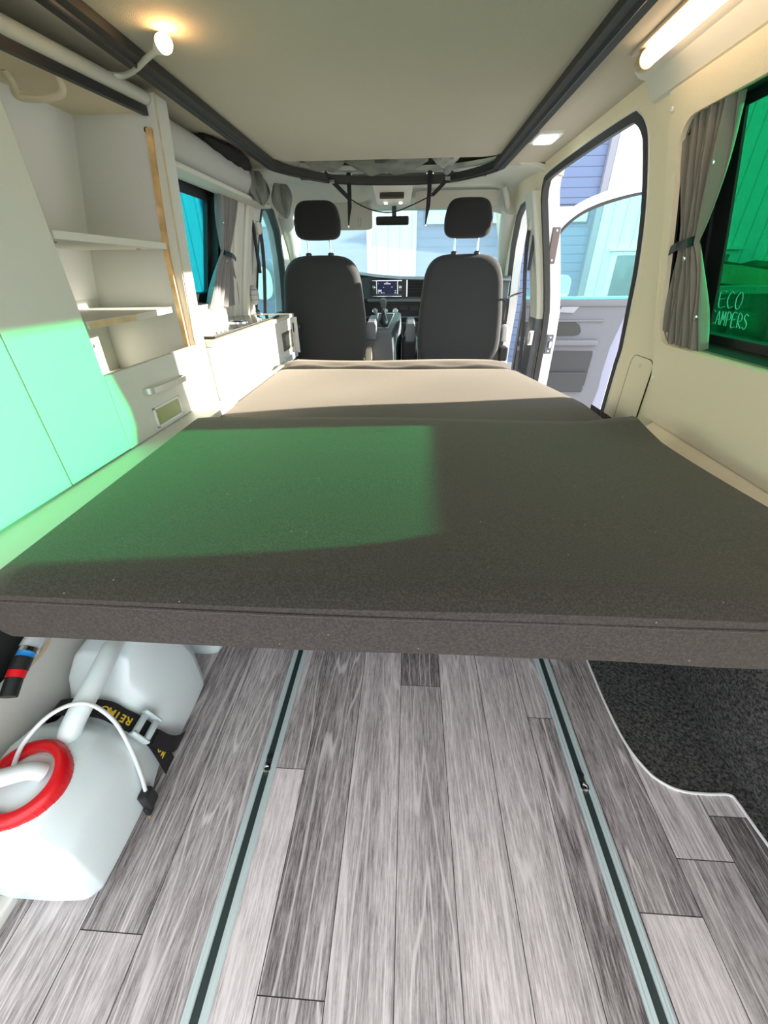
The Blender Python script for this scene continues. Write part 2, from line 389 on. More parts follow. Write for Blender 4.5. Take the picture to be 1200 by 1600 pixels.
# green tinted window
def pane(name, loop, fn, off, m, parent=None):
    b = MB(); b.sheet(loop, [], lambda u, v: fn(u, v, off), .004); return b.build(name, m, parent, smooth=True)
gw = pane('window_1', GWo, fR, .078, G_GREEN); struct(gw)
fr_ = ring_sweep(GW, fR, -.004, .082, 'window_frame', BLACK, None, off=.0); fr_.name = 'trim_1'
struct(fr_)
ring_sweep(GWo, fR, .045, .012, 'trim_2', BLACK, None, off=.066)
b = MB(); b.sheet(rrect(1.235, .70, 1.335, 1.225, .01), [], lambda u, v: fR(u, v, .070), .006); struct(b.build('trim_dark_reflection', BLACK, smooth=True))  # added black band painting the curtain's dark reflection into the pane
lw = pane('window_2', rrect(1.60, .74, 2.28, 1.22, .06), fL, .078, G_CYAN); struct(lw)
ring_sweep(LW, fL, -.004, .082, 'trim_3', BLACK, None)
ring_sweep(LW, fL, .035, .02, 'trim_4', BLACK, None, off=.05)
lc = pane('window_3', [(u, v) for u, v in LC], fL, .03, G_CYAN if False else G_TEAL); struct(lc)
ring_sweep(LC, fL, .022, .04, 'trim_5', SEAL, None, off=-.005)
# finger writing in the dust of the green pane
SW = {'E': [[(1, 1), (0, .95), (0.05, 0), (1, .05)], [(0, .5), (.75, .55)]], 'C': [[(1, .9), (.45, 1), (0, .5), (.4, 0), (1, .12)]],
      'O': [[(.5, 1), (.05, .6), (.15, .1), (.6, 0), (1, .5), (.85, .95), (.5, 1)]], 'A': [[(0, 0), (.5, 1), (1, 0)], [(.2, .4), (.85, .4)]],
      'M': [[(0, 0), (.1, 1), (.5, .4), (.9, 1), (1, 0)]], 'P': [[(.1, 0), (.1, 1), (.9, .85), (.8, .5), (.1, .45)]],
      'R': [[(.1, 0), (.1, 1), (.9, .85), (.8, .5), (.1, .45), (1, 0)]], 'S': [[(1, .9), (.4, 1), (.1, .72), (.9, .35), (.6, 0), (0, .1)]]}
dust = mat('wiped dust marks', (.10, .50, .42), .8)
def scrawl(txt, u0, v0, w, h, gap, name):
    b = MB(); u = u0
    for ch in txt:
        for st in SW[ch]:
            pts = spline([(u-p[0]*w, v0+p[1]*h, 0) for p in st], 4)
            b.tube([fR(p.x, p.y, .0745)[0] for p in pts], .0011, 4)
        u -= w+gap
    return b
b1 = scrawl('ECO', 1.224, .798, .022, .036, .008, 'x'); o = b1.build('dust_writing', dust)
tag(o, 'ECO, the upper word finger-written in dust on the green window pane', 'writing')
b1 = scrawl('CAMPERS', 1.243, .757, .0145, .032, .0055, 'x'); o = b1.build('dust_writing', dust)
tag(o, 'CAMPERS, the lower word finger-written in dust on the green window pane', 'writing')

# right wall lower panel: raised board, ledge, screw caps, hatch
b = MB(); b.sheet([(1.285, .50), (1.30, .60), (1.325, .68), (1.345, .75), (1.36, 1.0), (1.375, 1.27), (.2, 1.27), (-.30, 1.27), (-.30, .50)], [[(u, v) for u, v in rrect(.62, .715, 1.32, 1.205, .055)]], lambda u, v: fR(u, v, -.017), .012)
struct(b.build('wall_right_panel', CREAM, smooth=True, angle=.5))
b = MB(); b.loft([[(.765, y, .50), (.70, y, .455), (.69, y, .30), (.765, y, .30)] for y in (-.30, 1.22)] + [[(.765, 1.24, .50), (.76, 1.24, .455), (.765, 1.24, .30), (.77, 1.24, .30)]])
struct(b.build('trim_right_ledge', CREAM, smooth=True, angle=.5))
b = MB(); H = rrect(1.335, .40, 1.475, .655, .03)
b.sheet(H, [], lambda u, v: fR(u, v, -.004), .004)
hatch = b.build('access_hatch', CREAM, smooth=True); tag(hatch, 'small rounded cream access hatch low on the pillar behind the side door', 'hatch')
ring_sweep(H, fR, .0015, .004, 'seam', SEAL, hatch, off=-.0045)
MB().lathe([(.001, -.004), (.006, -.003), (.006, .001)], fR(1.41, .628, -.005)[0], (-1, 0, 0), 12).build('screw', CREAM2, hatch)
for (u, v, off, l) in ((1.29, .615, -.018, 'small round screw cap low on the right wall panel edge'), (1.355, 1.235, -.018, 'small round screw cap high on the right wall under the ceiling trim')):
    p, n_ = fR(u, v, off)
    tag(MB().lathe([(.002, -.001), (.006, .001), (.004, .004)], p, -n_, 14).build('screw_cap', WHITEP, smooth=True), l, 'screw', 'wall screw caps')
# C pillar relief

# ---------------------------------------------------------------- ceiling
def flatbox(name, pts, z0, z1, m, st=True):
    b = MB(); b.prism([(p[0], p[1], z0) for p in pts], (0, 0, z1-z0)); o = b.build(name, m)
    return struct(o) if st else o
XL, XRt = -.635, .40
flatbox('ceiling_left', [(-.90, -.32), (XL, -.32), (XL, 2.34), (-.55, 2.48), (-.90, 2.48)], 1.332, 1.36, CEIL)
flatbox('ceiling_right', [(XRt, -.32), (.70, -.32), (.70, 2.50), (.40, 2.50), (XRt, 2.40)], 1.330, 1.36, CEIL)
# bed board of the pop top, its dark rim and the closed roof above
b = MB(); b.prism([(x, y, 1.322) for x, y in rrect(-.612, -.32, .382, 2.27, [.002, .09, .09, .002])], (0, 0, .03))
struct(b.build('ceiling_bed_board', BOARD))
struct(MB().box((-.9, -.32, 1.50), (.7, 3.2, 1.53)).build('ceiling_roof_shell', CANV))
rim = spline([(-.630, -.30, 1.318), (-.630, 1.2, 1.318), (-.632, 2.15, 1.318), (-.618, 2.36, 1.318), (-.49, 2.57, 1.318), (-.37, 2.65, 1.316), (-.1, 2.70, 1.315), (.14, 2.69, 1.316), (.27, 2.62, 1.318), (.385, 2.44, 1.318), (.398, 2.25, 1.318), (.398, 1.2, 1.318), (.398, -.30, 1.318)], 8)
b = MB(); b.tube(rim, .01, flat=(.055, .028), up=(0, 0, 1)); struct(b.build('trim_roof_rim', SEAL, smooth=True, angle=.6))
b = MB(); b.tube([p+Vector((0, 0, -.014)) for p in rim], .006, 8); struct(b.build('trim_roof_seal', BLACK, smooth=True))
# cab headliner
b = MB()
def cabroof(a, c):
    y = 2.48+.80*c; x = -.93+1.65*a
    w = abs(a-.5)*2; z = 1.335+.03*math.sin(math.pi*min(1, c*1.0))*1.0-.10*max(0, c-.72)/.28 - .05*max(0, w-.8)/.2
    return (x, y, z)
struct_pts = None
outer = [(-.95, 2.44), (.72, 2.44), (.72, 3.30), (-.95, 3.30)]
hole = [(p.x, p.y) for p in rim if p.y > 2.44]
hole = [(-.575, 2.4401)]+hole+[(.415, 2.4401)] if False else None
def cz(x, y):
    c = max(0, (y-2.44)/.86); w = abs((x+.115)/.80)
    return 1.335+.025*math.sin(math.pi*min(1, c))-.085*max(0, c-.75)/.25-.05*max(0, w-.75)/.25
front = [(p.x, p.y) for p in rim if p.y > 2.44]
outer = [(-.93, 2.44), (front[0][0], 2.44)]+front+[(front[-1][0], 2.44), (.71, 2.44), (.71, 3.30), (-.93, 3.30)]
b = MB(); b.sheet(outer, [], lambda u, v: (Vector((u, v, cz(u, v))), Vector((0, 0, 1))), .02, .08)
struct(b.build('ceiling_cab', CREAM2, smooth=True, angle=.8))
# windscreen, A pillars, header
WS = [(-.80, 3.28, 1.255), (.60, 3.28, 1.255), (.74, 4.05, .80), (-.96, 4.05, .80)]
b = MB(); b.prism(WS, (0, .005, .004)); w3 = b.build('window_4', G_WIND); struct(w3)
for s_, nm in ((1, 'trim_a_pillar_right'), (-1, 'trim_a_pillar_left')):
    cx = lambda x: x if s_ > 0 else 2*CXV-x
    b = MB(); pts = [(cx(.625), 3.12, 1.25), (cx(.665), 3.38, 1.12), (cx(.715), 3.60, .96), (cx(.755), 3.74, .80), (cx(.775), 3.80, .60)]
    b.tube(spline(pts, 5), [.060-.0008*i for i in range(21)], 12); struct(b.build(nm, CREAM2, smooth=True))
for s_, nm, mm in ((1, 'wall_front_right', CREAM2), (-1, 'wall_front_left', CREAM2)):
    cx = lambda x: x if s_ > 0 else 2*CXV-x
    b = MB(); b.box((min(cx(.79), cx(.82)), 3.72, -.2), (max(cx(.79), cx(.82)), 4.3, .75)); struct(b.build(nm, PAINT))
b = MB(); b.box((-1.02, 4.05, -.2), (.82, 4.9, .78), .1, 4); struct(b.build('trim_bonnet', PAINT, smooth=True))

# B pillar on the right with trims
def pil(y0, y1, z0, z1, off0, off1, m, nm, inset=0.0, bow=0):
    b = MB(); secs = []
    for k in range(13):
        z = z0+(z1-z0)*k/12; p, n_ = fR(0, z); a = p+n_*off0; c = p+n_*off1
        bb = bow*(z-z0)/(z1-z0)
        secs.append([(a.x, y0+.012, z), (a.x+.0, y1-.012-bb, z), (a.x+n_.x*.012, y1-bb, z), (c.x, y1-bb, z), (c.x, y0, z), (a.x+.012, y0, z)])
    b.loft(secs); return b.build(nm, m, smooth=True, angle=.5)
struct(pil(2.565, 2.735, .66, 1.245, -.035, .0, CREAM2, 'trim_b_pillar_upper'))
struct(pil(2.565, 2.74, -.1, .66, -.038, .0, GREYP, 'trim_b_pillar_lower'))
struct(pil(2.552, 2.72, -.1, 1.24, .0, .085, PAINT, 'trim_b_pillar_body'))
b = MB()
for (a, c) in ((.30, .50),): b.box((.845, 2.541, a), (.865, 2.55, c))
# latch plates on the body jamb
def plate(z0, z1, m, label, striker=True):
    p0, n0 = fR(0, (z0+z1)/2); x = p0.x+.052
    t = thing('latch_plate', (x, 2.535, z0), label, 'latch plate', 'plates on the pillar jamb')
    MB().box((x-.020, 2.533, z0), (x+.020, 2.550, z1), .003).build('plate', m, t)
    for zz in (z0+.015, z1-.015): MB().lathe([(.005, 0), (.005, .002), (.002, .003)], (x, 2.533, zz), (0, -1, 0), 12).build('bolt', CHROME, t)
    if striker: MB().box((x-.006, 2.518, z0+.035), (x+.010, 2.534, z1-.035), .003).build('striker', CHROME, t)
    return t
plate(.475, .58, GREYP, 'dark latch plate with chrome striker low on the white pillar jamb')
plate(.93, 1.09, mat('brown jamb plate', (.16, .12, .11), .5), 'brownish narrow plate with one bolt high on the white pillar jamb', False)
# chrome belt catch on lower pillar
t = thing('belt_catch', (.742, 2.575, .50), 'small silver hook catch on the grey lower pillar trim', 'catch')
MB().box((.705, 2.55, .52), (.735, 2.562, .60), .004).build('plate', CHROME, t)
MB().tube([(.712, 2.548, .53), (.712, 2.535, .56), (.712, 2.548, .59)], .004, 8).build('hook', CHROME, t)

# ---------------------------------------------------------------- bed
def cushion(name, poly, z0, z1, m, r=.018, parent=None, wrinkle=.002, edge_drop=None, seed=1, step=.03, bottom_wave=0):
    # soft slab: rounded in plan, top sheet with gentle folds; poly = x0,x1 functions of y
    y0, y1, xa, xb = poly
    rnd = random.Random(seed); ph = [(rnd.uniform(2, 9), rnd.uniform(2, 9), rnd.uniform(0, 6), rnd.uniform(.4, 1)) for _ in range(7)]
    def wr(x, y): return wrinkle*sum(a[3]*math.sin(a[0]*x+a[1]*y*(1 if i % 2 else -1)+a[2]) for i, a in enumerate(ph))/2
    b = MB(); ny = int((y1-y0)/step); prof = [(0, 0), (.0, .25), (.0, .5), (.0, .8)]
    h = z1-z0
    secs = []
    for j in range(ny+1):
        t = j/ny; y = y0+(y1-y0)*t; X0 = xa(y); X1 = xb(y)
        e = min(t, 1-t)*(y1-y0); ins = 0
        if e < r: ins = r-math.sqrt(max(0, r*r-(r-e)**2))
        nx = 30; ring = []
        top = z1-ins
        for k in range(nx+1):
            u = k/nx; x = X0+r*.3+(X1-X0-r*.6)*u; dx = min(x-X0, X1-x)
            dz = (r-math.sqrt(max(0, r*r-(r-dx)**2))) if dx < r else 0
            zz = top-dz+wr(x, y)*min(1, dx/.05)+(edge_drop(x, y) if edge_drop else 0)
            ring.append((x, y, zz))
        bw = lambda x: bottom_wave*(math.sin(9*x)+.6*math.sin(23*x+1))
        ring += [(X1, y, z1-r-ins*.2+(edge_drop(X1, y) if edge_drop else 0)), (X1, y, z0+.012), (X1-.012, y, z0+bw(X1))]
        for k in range(9, 0, -1):
            x = X0+.012+(X1-X0-.024)*k/10; ring.append((x, y, z0+bw(x)))
        ring += [(X0+.012, y, z0+bw(X0)), (X0, y, z0+.012), (X0, y, z1-r-ins*.2)]
        secs.append(ring)
    b.loft(secs); return b, wr
NY0 = .365
def drop(x, y):
    d = 0
    if x > .50 and y > .95: d += .022*max(0, (x-.50)/.16)*max(0, (y-.95)/.18)      # corner pulled up
    return d
mt = thing('mattress', (0, .7, .45), 'large charcoal foam bed cushion across the foreground, nearest the camera, with flat front edge', 'mattress')
xa = lambda y: -.590-.035*min(1, max(0, (y-.38)/.7)) ; 
def xb(y): return .655+.02*math.sin(y*5)-.0*y
b, wr = cushion('m', (NY0, 1.135, xa, xb), .442, .538, MATTR, .012, seed=3, edge_drop=drop, wrinkle=.0022, bottom_wave=.002)
b.build('cover', MATTR, mt, smooth=True, angle=1.0)
b = MB(); b.tube([(x, NY0-.001+.001*math.sin(x*9), .515-.004*math.sin((x+.5)*2.8)) for x in [-.585+i*.062 for i in range(21)]], .0022, 6); b.build('piping_seam', MATTR, mt, smooth=True)
b = MB(); b.box((-.56, .40, .418), (.60, 1.12, .441), .003); bb = b.build('bed_board', BLACK, mt)
bc = thing('bench_cushion', (0, 1.7, .38), 'middle bed cushion in sun, charcoal cloth section between the nearest cushion and the narrow one', 'cushion')
b, w2 = cushion('m', (1.145, 2.092, lambda y: -.66+.02*0, lambda y: .66-.13*max(0, (y-1.5)/.6)), .375, .480, MATTR, .016, seed=11, wrinkle=.003)
b.build('cover', MATTR, bc, smooth=True, angle=1.0)
bd = thing('bench_cushion', (0, 2.2, .38), 'narrow wrinkled far cushion strip of the bed, just behind the front seats', 'cushion')
def drop2(x, y): return .0045*math.sin(21*x+3*y)*math.exp(-((y-2.13)/.03)**2)+.012*math.exp(-((y-2.2)/.06)**2)
b, w2 = cushion('m', (2.095, 2.32, lambda y: -.665, lambda y: .53-.03*(y-2.1)/.2), .375, .482, MATTR, .022, seed=5, wrinkle=.003, edge_drop=drop2, step=.012)
b.build('cover', MATTR, bd, smooth=True, angle=1.0)
# bench base under the far cushions
bs = thing('bench_seat_base', (0, 1.8, 0), 'dark seat box carrying the far bed cushions, standing on the floor rails', 'seat base')
MB().box((-.40, 1.45, .02), (.42, 2.25, .37), .01).build('seat_box', GREYP, bs)
for x in (-.28, .377): MB().box((x-.02, .95, .0), (x+.02, 1.46, .03), .003).build('skid', BLACK, bs)
for x in (-.28, .377): MB().tube([(x, 1.40, .03), (x, 1.0, .41)], .012, 8).build('strut', ALU, bs)

# ---------------------------------------------------------------- floor rails
def rail(x, label):
    t = thing('floor_rail', (x, .7, 0), label, 'rail', 'aluminium seat rails in the floor')
    b = MB(); w = .019
    prof = [(-w, -.0), (-w, .004), (-.0155, .0058), (-.013, .0046), (-.0105, .0058), (-.0075, .0058), (-.0065, .004), (-.0065, .0012), (.0065, .0012), (.0065, .004), (.0075, .0058), (.0105, .0058), (.013, .0046), (.0155, .0058), (w, .004), (w, 0)]
    b.loft([[(x+p[0], y, p[1]+.0003) for p in prof] for y in (-.30, 2.3)]); b.build('track', ALU, t)
    MB().box((x-.0062, -.295, .0014), (x+.0062, 2.29, .0028)).build('rubber_insert', mat('dark green grey rubber', (.022, .038, .036), .5), t)
    for y in (.405,):
        MB().lathe([(.0085, 0), (.0085, .004), (.005, .005), (.004, .002)], (x, y, .003), (0, 0, 1), 14).build('bolt', CHROME, t)
        MB().lathe([(.0055, 0), (.0055, .006), (.002, .006)], (x, y+.022, .003), (0, 0, 1), 10).build('nut', BLACK, t)
    return t
rail(-.280, 'left aluminium seat rail in the floor, beside the white canister')
rail(.377, 'right aluminium seat rail in the floor, on the black carpet side')

# carpet and edging on the right
edge = spline([(.505, 1.6, 0), (.503, .95, 0), (.500, .74, 0), (.496, .60, 0), (.501, .503, 0), (.520, .445, 0), (.545, .42, 0), (.575, .409, 0), (.62, .407, 0), (.660, .408, 0), (.668, .395, 0), (.674, .34, 0), (.70, .15, 0), (.71, -.1, 0), (.715, -.30, 0)], 6)
b = MB(); b.tube([p+Vector((0, 0, .0025)) for p in edge], .0028, 6); struct(b.build('trim_floor_edging', WHITEP, smooth=True))
b = MB(); poly = [(p.x, p.y, .0012) for p in edge]+[(.773, -.30, .0012), (.773, 1.6, .0012)]
outer = [(p[0], p[1]) for p in poly]
b.sheet(outer, [], lambda u, v: (Vector((u, v, .0014)), Vector((0, 0, -1))), .001, .1)
# carpet climbs the wheel housing
b.grid(lambda a, c: (.735+.012*math.sin(c*9)-.035*max(0, 1-abs(c-.42)/.25)*1.0+.0-.02*a, -.28+1.85*c, .002+.45*a), 10, 40)
o = b.build('wheel_arch_carpet', CARPET, smooth=True, angle=.8); tag(o, 'black speckled felt carpet covering floor edge and wheel housing at lower right', 'carpet')

# ---------------------------------------------------------------- left cabinets
wd = thing('wardrobe', (-.85, .4, .47), 'tall closed white wardrobe filling the left edge, lit green by the tinted window', 'wardrobe')
XF = -.742
MB().box((-.93, -.30, .4975), (XF-.020, .935, 1.24)).build('body', CAB, wd)
def doorp(y0, y1, parent, nm='door'):
    return MB().box((XF-.018, y0, .500), (XF, y1, 1.24), .002).build(nm, CAB, parent)
doorp(.735, .946, wd); doorp(.20, .7315, wd); doorp(-.30, .1965, wd)
sh = thing('shelf_cabinet', (-.85, 1.2, .47), 'open white shelf cabinet with two shelves, drawer below, beside the wardrobe', 'cabinet')
def panel(a, c, nm, m=CAB, bev=.0015): return MB().box(a, c, bev).build(nm, m, sh)
MB().loft([[(-1.062, y, .49), (-1.047, y, .97), (-.962, y, 1.272), (-.950, y, 1.268), (-1.034, y, .97), (-1.050, y, .49)] for y in (.947, 1.424)]).build('back_panel', CAB, sh)
MB().prism([(-1.05, .948, .49), (XF-.03, .948, .49), (XF-.03, .948, 1.27), (-.95, .948, 1.27), (-1.034, .948, .97)], (0, .008, 0)).build('side_panel', CAB, sh)
# divider panel: leans in at its head
b = MB(); b.loft([[(-1.06, 1.425, .475), (-.742, 1.425, .475), (-.742, 1.500, .475), (-1.06, 1.500, .475)], [(-1.055, 1.425, .72), (-.745, 1.425, .72), (-.745, 1.50, .72), (-1.055, 1.50, .72)], [(-1.045, 1.425, .97), (-.725, 1.425, .97), (-.725, 1.495, .97), (-1.045, 1.495, .97)], [(-.945, 1.425, 1.31), (-.690, 1.425, 1.31), (-.690, 1.49, 1.31), (-.945, 1.49, 1.31)]])
b.build('divider_panel', CAB, sh)
b = MB(); b.loft([[(-.770+a, 1.412, z), (-.756+a, 1.412, z), (-.756+a, 1.4245, z), (-.770+a, 1.4245, z)] for z, a in ((.50, .0), (.70, -.005), (.95, .003), (1.105, .022), (1.24, .041))]); b.build('wood_strip', PINE, sh)
b = MB(); b.loft([[(-.7425, 1.4235, .475), (-.7385, 1.4235, .475), (-.7385, 1.4265, .475), (-.7425, 1.4265, .475)], [(-.744, 1.4235, .72), (-.7405, 1.4235, .72), (-.7405, 1.4265, .72), (-.744, 1.4265, .72)], [(-.692, 1.4235, 1.31), (-.688, 1.4235, 1.31), (-.688, 1.4265, 1.31), (-.692, 1.4265, 1.31)]]); b.build('edge_strip', CABE, sh)
b = MB(); b.box((-1.034, .956, .965), (-.745, 1.40, .981), .001); b.build('shelf', CAB, sh)
b = MB(); b.prism([(-1.04, .956, .792), (-.742, .956, .792), (-.742, 1.14, .792), (-.785, 1.412, .792), (-1.04, 1.412, .792)], (0, 0, .016)); s2 = b.build('shelf', CAB, sh)
MB().prism([(-.7418, .956, .793), (-.7408, .956, .793), (-.7408, 1.14, .793), (-.7418, 1.14, .793)], (0, 0, .014)).build('plywood_edge', CABE, s2)
for k in range(2): MB().prism([(-.7412, .956, .7965+k*.005), (-.7402, .956, .7965+k*.005), (-.7402, 1.14, .7965+k*.005), (-.7412, 1.14, .7965+k*.005)], (0, 0, .0012)).build('ply_layer', PINE, s2)
panel((-1.045, .956, .60), (-.742-.015, 1.412, .612), 'bottom_board')
dr = panel((XF-.016, .948, .4965), (XF, 1.424, .688), 'drawer_front', CAB, .003)
hp = spline([(XF-.002, 1.075, .618), (XF+.022, 1.085, .619), (XF+.028, 1.17, .617), (XF+.022, 1.265, .613), (XF-.002, 1.278, .612)], 6)
MB().tube(hp, .0075, 8, flat=(.006, .016)).build('handle', mat('satin handle', (.62, .62, .60), .35, .7), dr, smooth=True)
vf = MB(); 
for a in ((1.085, 1.232, .560, .566), (1.085, 1.232, .496+.012, .514), (1.085, 1.092, .508, .566), (1.225, 1.232, .508, .566)): vf.box((XF, a[0], a[2]), (XF+.005, a[1], a[3]), .001)
vf.build('window_frame', WHITEP, dr); MB().box((XF+.0005, 1.09, .512), (XF+.002, 1.228, .563)).build('window_pane', mat('olive frosted insert', (.34, .37, .17), .25), dr)
for y in (1.10, 1.33): MB().lathe([(.007, 0), (.007, .002), (.003, .003)], (-1.042, y, .70), (1, 0, 0), 12).build('peg', CHROME, sh)
for y in (1.04, 1.30): MB().lathe([(.005, 0), (.005, .004), (.003, .006)], (-1.035, y, .995), (1, 0, 0), 10).build('screw', CABE, sh)
for y in (1.02, 1.34): MB().lathe([(.006, 0), (.006, .003), (.003, .004)], (-.80, y, .965), (0, 0, -1), 10).build('screw', CABE, sh)
MB().lathe([(.007, 0), (.007, .001), (.006, .001)], (-.733, 1.424, 1.238), (0, -1, 0), 12).build('cable_hole', BLACK, sh)
# front ledge below doors and side wall under the bed
lg = thing('bed_rail_ledge', (-.68, .6, .45), 'long white ledge board running along the left between cupboards and bed', 'ledge')
b = MB(); b.loft([[(-.80, -.30, .474), (-.80, -.30, .496), (-.64, -.30, .496), (-.628, -.30, .474)], [(-.80, 2.68, .474), (-.80, 2.68, .496), (-.715, 2.68, .496), (-.700, 2.68, .474)]]) if False else None
b = MB(); b.box((-.80, -.30, .470), (-.650, 1.424, .4955), .003); b.build('board', CAB, lg)
MB().box((-.80, 1.507, .440), (-.690, 2.355, .4555), .003).build('low_board', CAB, lg)
sw = thing('side_panel', (-.68, .4, 0), 'white lower cupboard side panel behind the canister with an oval opening', 'panel')
b = MB(); HO = rrect(.20, .312, .475, .405, .04)
b.sheet([(.175, .0), (1.5, 0), (1.5, .469), (-.05, .469), (-.05, .30), (.155, .03)], [HO], lambda u, v: (Vector((-.662, u, v)), Vector((-1, 0, 0))), .016, .1); b.build('board', CAB, sw)
ring_sweep(HO, lambda u, v: (Vector((-.662, u, v)), Vector((1, 0, 0))), -.008, .002, 'opening_rim', CABE, sw, off=-.001, st=False)
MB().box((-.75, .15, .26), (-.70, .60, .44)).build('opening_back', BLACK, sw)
tag(MB().box((-.662, .06, .0), (-.635, .185, .022), .004).build('end_block', CAB), 'thick white board end on the floor at the lower left corner', 'board')
# top rail
tr = thing('cupboard_top_rail', (-.72, .9, 1.29), 'long rounded white rail along the top of the open shelf cabinet, dark seal below', 'rail')
b = MB(); b.tube([(-.737, -.30, 1.272), (-.735, 1.0, 1.280), (-.716, 1.420, 1.300)], .0155, 14); b.build('rail', mat('rail white', (.55, .54, .47), .5), tr, smooth=True)
b = MB(); b.tube([(-.742, -.30, 1.248), (-.740, 1.0, 1.256), (-.722, 1.420, 1.274)], .01, flat=(.014, .018), up=(0, 0, 1)); b.build('seal', BLACK, tr)
# grab handle on ceiling behind the rail
gh = spline([(-.90, 1.20, 1.33), (-.885, 1.24, 1.298), (-.875, 1.30, 1.288), (-.875, 1.34, 1.288), (-.90, 1.40, 1.292), (-.93, 1.43, 1.30)], 5)
b = MB(); P_ = [(-.990, 1.36, 1.296), (-.992, 1.37, 1.289), (-.985, 1.462, 1.289), (-.975, 1.468, 1.289)]
g1 = spline([(-.835, 1.13, 1.330), (-.838, 1.15, 1.308), (-.845, 1.22, 1.300), (-.845, 1.30, 1.300), (-.838, 1.37, 1.308), (-.835, 1.385, 1.330)], 5)
# ceiling over the shelf cabinet
struct(MB().box((-.985, -.3, 1.272), (-.745, 1.4245, 1.286)).build('ceiling_over_cabinet', CREAM))
hd = MB(); hd.tube(spline([(-.872, 1.150, 1.275), (-.878, 1.170, 1.256), (-.895, 1.195, 1.246), (-.85, 1.203, 1.243), (-.805, 1.201, 1.246), (-.782, 1.192, 1.256), (-.774, 1.176, 1.275)], 6), .0075, 10)
tag(hd.build('grab_handle', CREAM, smooth=True), 'cream looped grab handle under the ceiling above the open shelves', 'handle')
# kitchen block
kt = thing('kitchen_unit', (-.85, 2.1, .4), 'white kitchen block in full sun behind the shelf cabinet, with glass-topped worktop', 'kitchen unit')
MB().box((-.97, 1.505, .456), (-.728, 2.655, .668), .002).build('body', CAB, kt)
MB().box((-.97, 2.40, .0), (-.74, 2.655, .44), .002).build('body', CAB, kt) if False else None
MB().box((-.975, 1.505, .669), (-.715, 2.665, .689), .004).build('worktop', mat('cream worktop', (.55, .52, .42), .4), kt)
gl = MB().box((-.960, 1.56, .691), (-.728, 2.40, .699), .002).build('glass_lid', G_COOK, kt)
MB().tube([(-.729, 1.56, .700), (-.729, 2.40, .700)], .0022, 6).build('lid_edge', CHROME, gl)
mlm = MB(); mlm.lathe([(.05, 0), (.05, .004), (.046, .005), (.046, .0)], (-.83, 2.05, .699), (0, 0, 1), 28); mlm.build('burner_ring', CHROME, gl, smooth=True)
MB().lathe([(.012, 0), (.012, .012), (.009, .016)], (-.745, 2.12, .699), (0, 0, 1), 14).build('lid_knob', CHROME, gl, smooth=True)
cp = MB().box((-.730, 2.40, .505), (-.7255, 2.62, .605), .002).build('control_panel', mat('brown grey switch panel', (.12, .10, .085), .4), kt)
MB().box((-.7262, 2.46, .525), (-.7245, 2.56, .588), .001).build('display', mat('grey green display', (.30, .36, .28), .2), cp)
for y in (2.425, 2.44, 2.58, 2.595):
    for k in range(3): MB().box((-.7262, y, .525+k*.024), (-.7245, y+.008, .540+k*.024)).build('button', CHROME, cp)
MB().box((-.7285, 2.655, .462), (-.700, 2.668, .668), .002).build('end_trim', CAB, kt)
MB().box((-.745, 2.36, .44), (-.715, 2.665, .475), .004).build('lower_rail', ALU, kt)
MB().box((-.752, 2.30, .375), (-.712, 2.665, .425), .006).build('drawer_front', GREYP, kt)
MB().lathe([(.018, 0), (.020, .006), (.019, .02), (.014, .026), (.006, .03)], (-.715, 2.69, .61), (1, -.3, 0), 20).build('latch_knob', BLACK, kt, smooth=True)
MB().box((-.735, 2.655, .58), (-.716, 2.70, .64), .004).build('latch_body', BLACK, kt)
MB().box((-.97, 1.505, .02), (-.735, 2.655, .438), .002).build('base_body', CAB, kt)
# ribbed oval fitting on the worktop
lp = thing('ribbed_fitting', (-.93, 2.60, .69), 'grey ribbed oval fitting on short stem at the far end of the worktop', 'lamp')
b = MB(); b.lathe([(.004, -.012), (.022, -.010), (.030, .0), (.030, .008), (.026, .016), (.012, .023), (.003, .025)], (0, 0, 0), (0, 0, 1), 28)
for v in b.bm.verts: v.co = Vector((v.co.z*1.0, v.co.x*.95, v.co.y*1.75))
for v in b.bm.verts: v.co = Matrix.Rotation(-.6, 3, 'Z') @ v.co + Vector((-.925, 2.60, .790))
b.build('head', mat('ribbed grey', (.52, .53, .52), .4), lp, smooth=True)
for k in range(3):
    z = .765+k*.026; h = math.sqrt(max(0, 1-((z-.79)/.053)**2))
    pts = [Matrix.Rotation(-.6, 3, 'Z') @ Vector((.026*h*math.cos(a)+.001 if math.cos(a) > 0 else .012*h*math.cos(a), .029*h*math.sin(a), 0))+Vector((-.925, 2.60, z)) for a in [i*math.pi/10 for i in range(21)]]
    MB().tube(pts, .0015, 5).build('rib', mat('dark rib', (.2, .2, .2), .5), lp)
MB().tube([(-.925, 2.60, .75), (-.92, 2.60, .712), (-.90, 2.59, .700)], .006, 8).build('stem', BLACK, lp)
MB().lathe([(.03, 0), (.03, .004), (.022, .008), (.02, .008)], (-.91, 2.595, .690), (0, 0, 1), 20).build('base', CHROME, lp, smooth=True)
# low window sill trim by the kitchen
b = MB(); b.box((-.995, 1.505, .69), (-.965, 2.28, .745), .01); b.build('trim_6', CREAM2, smooth=True); struct(bpy.data.objects['trim_6'])
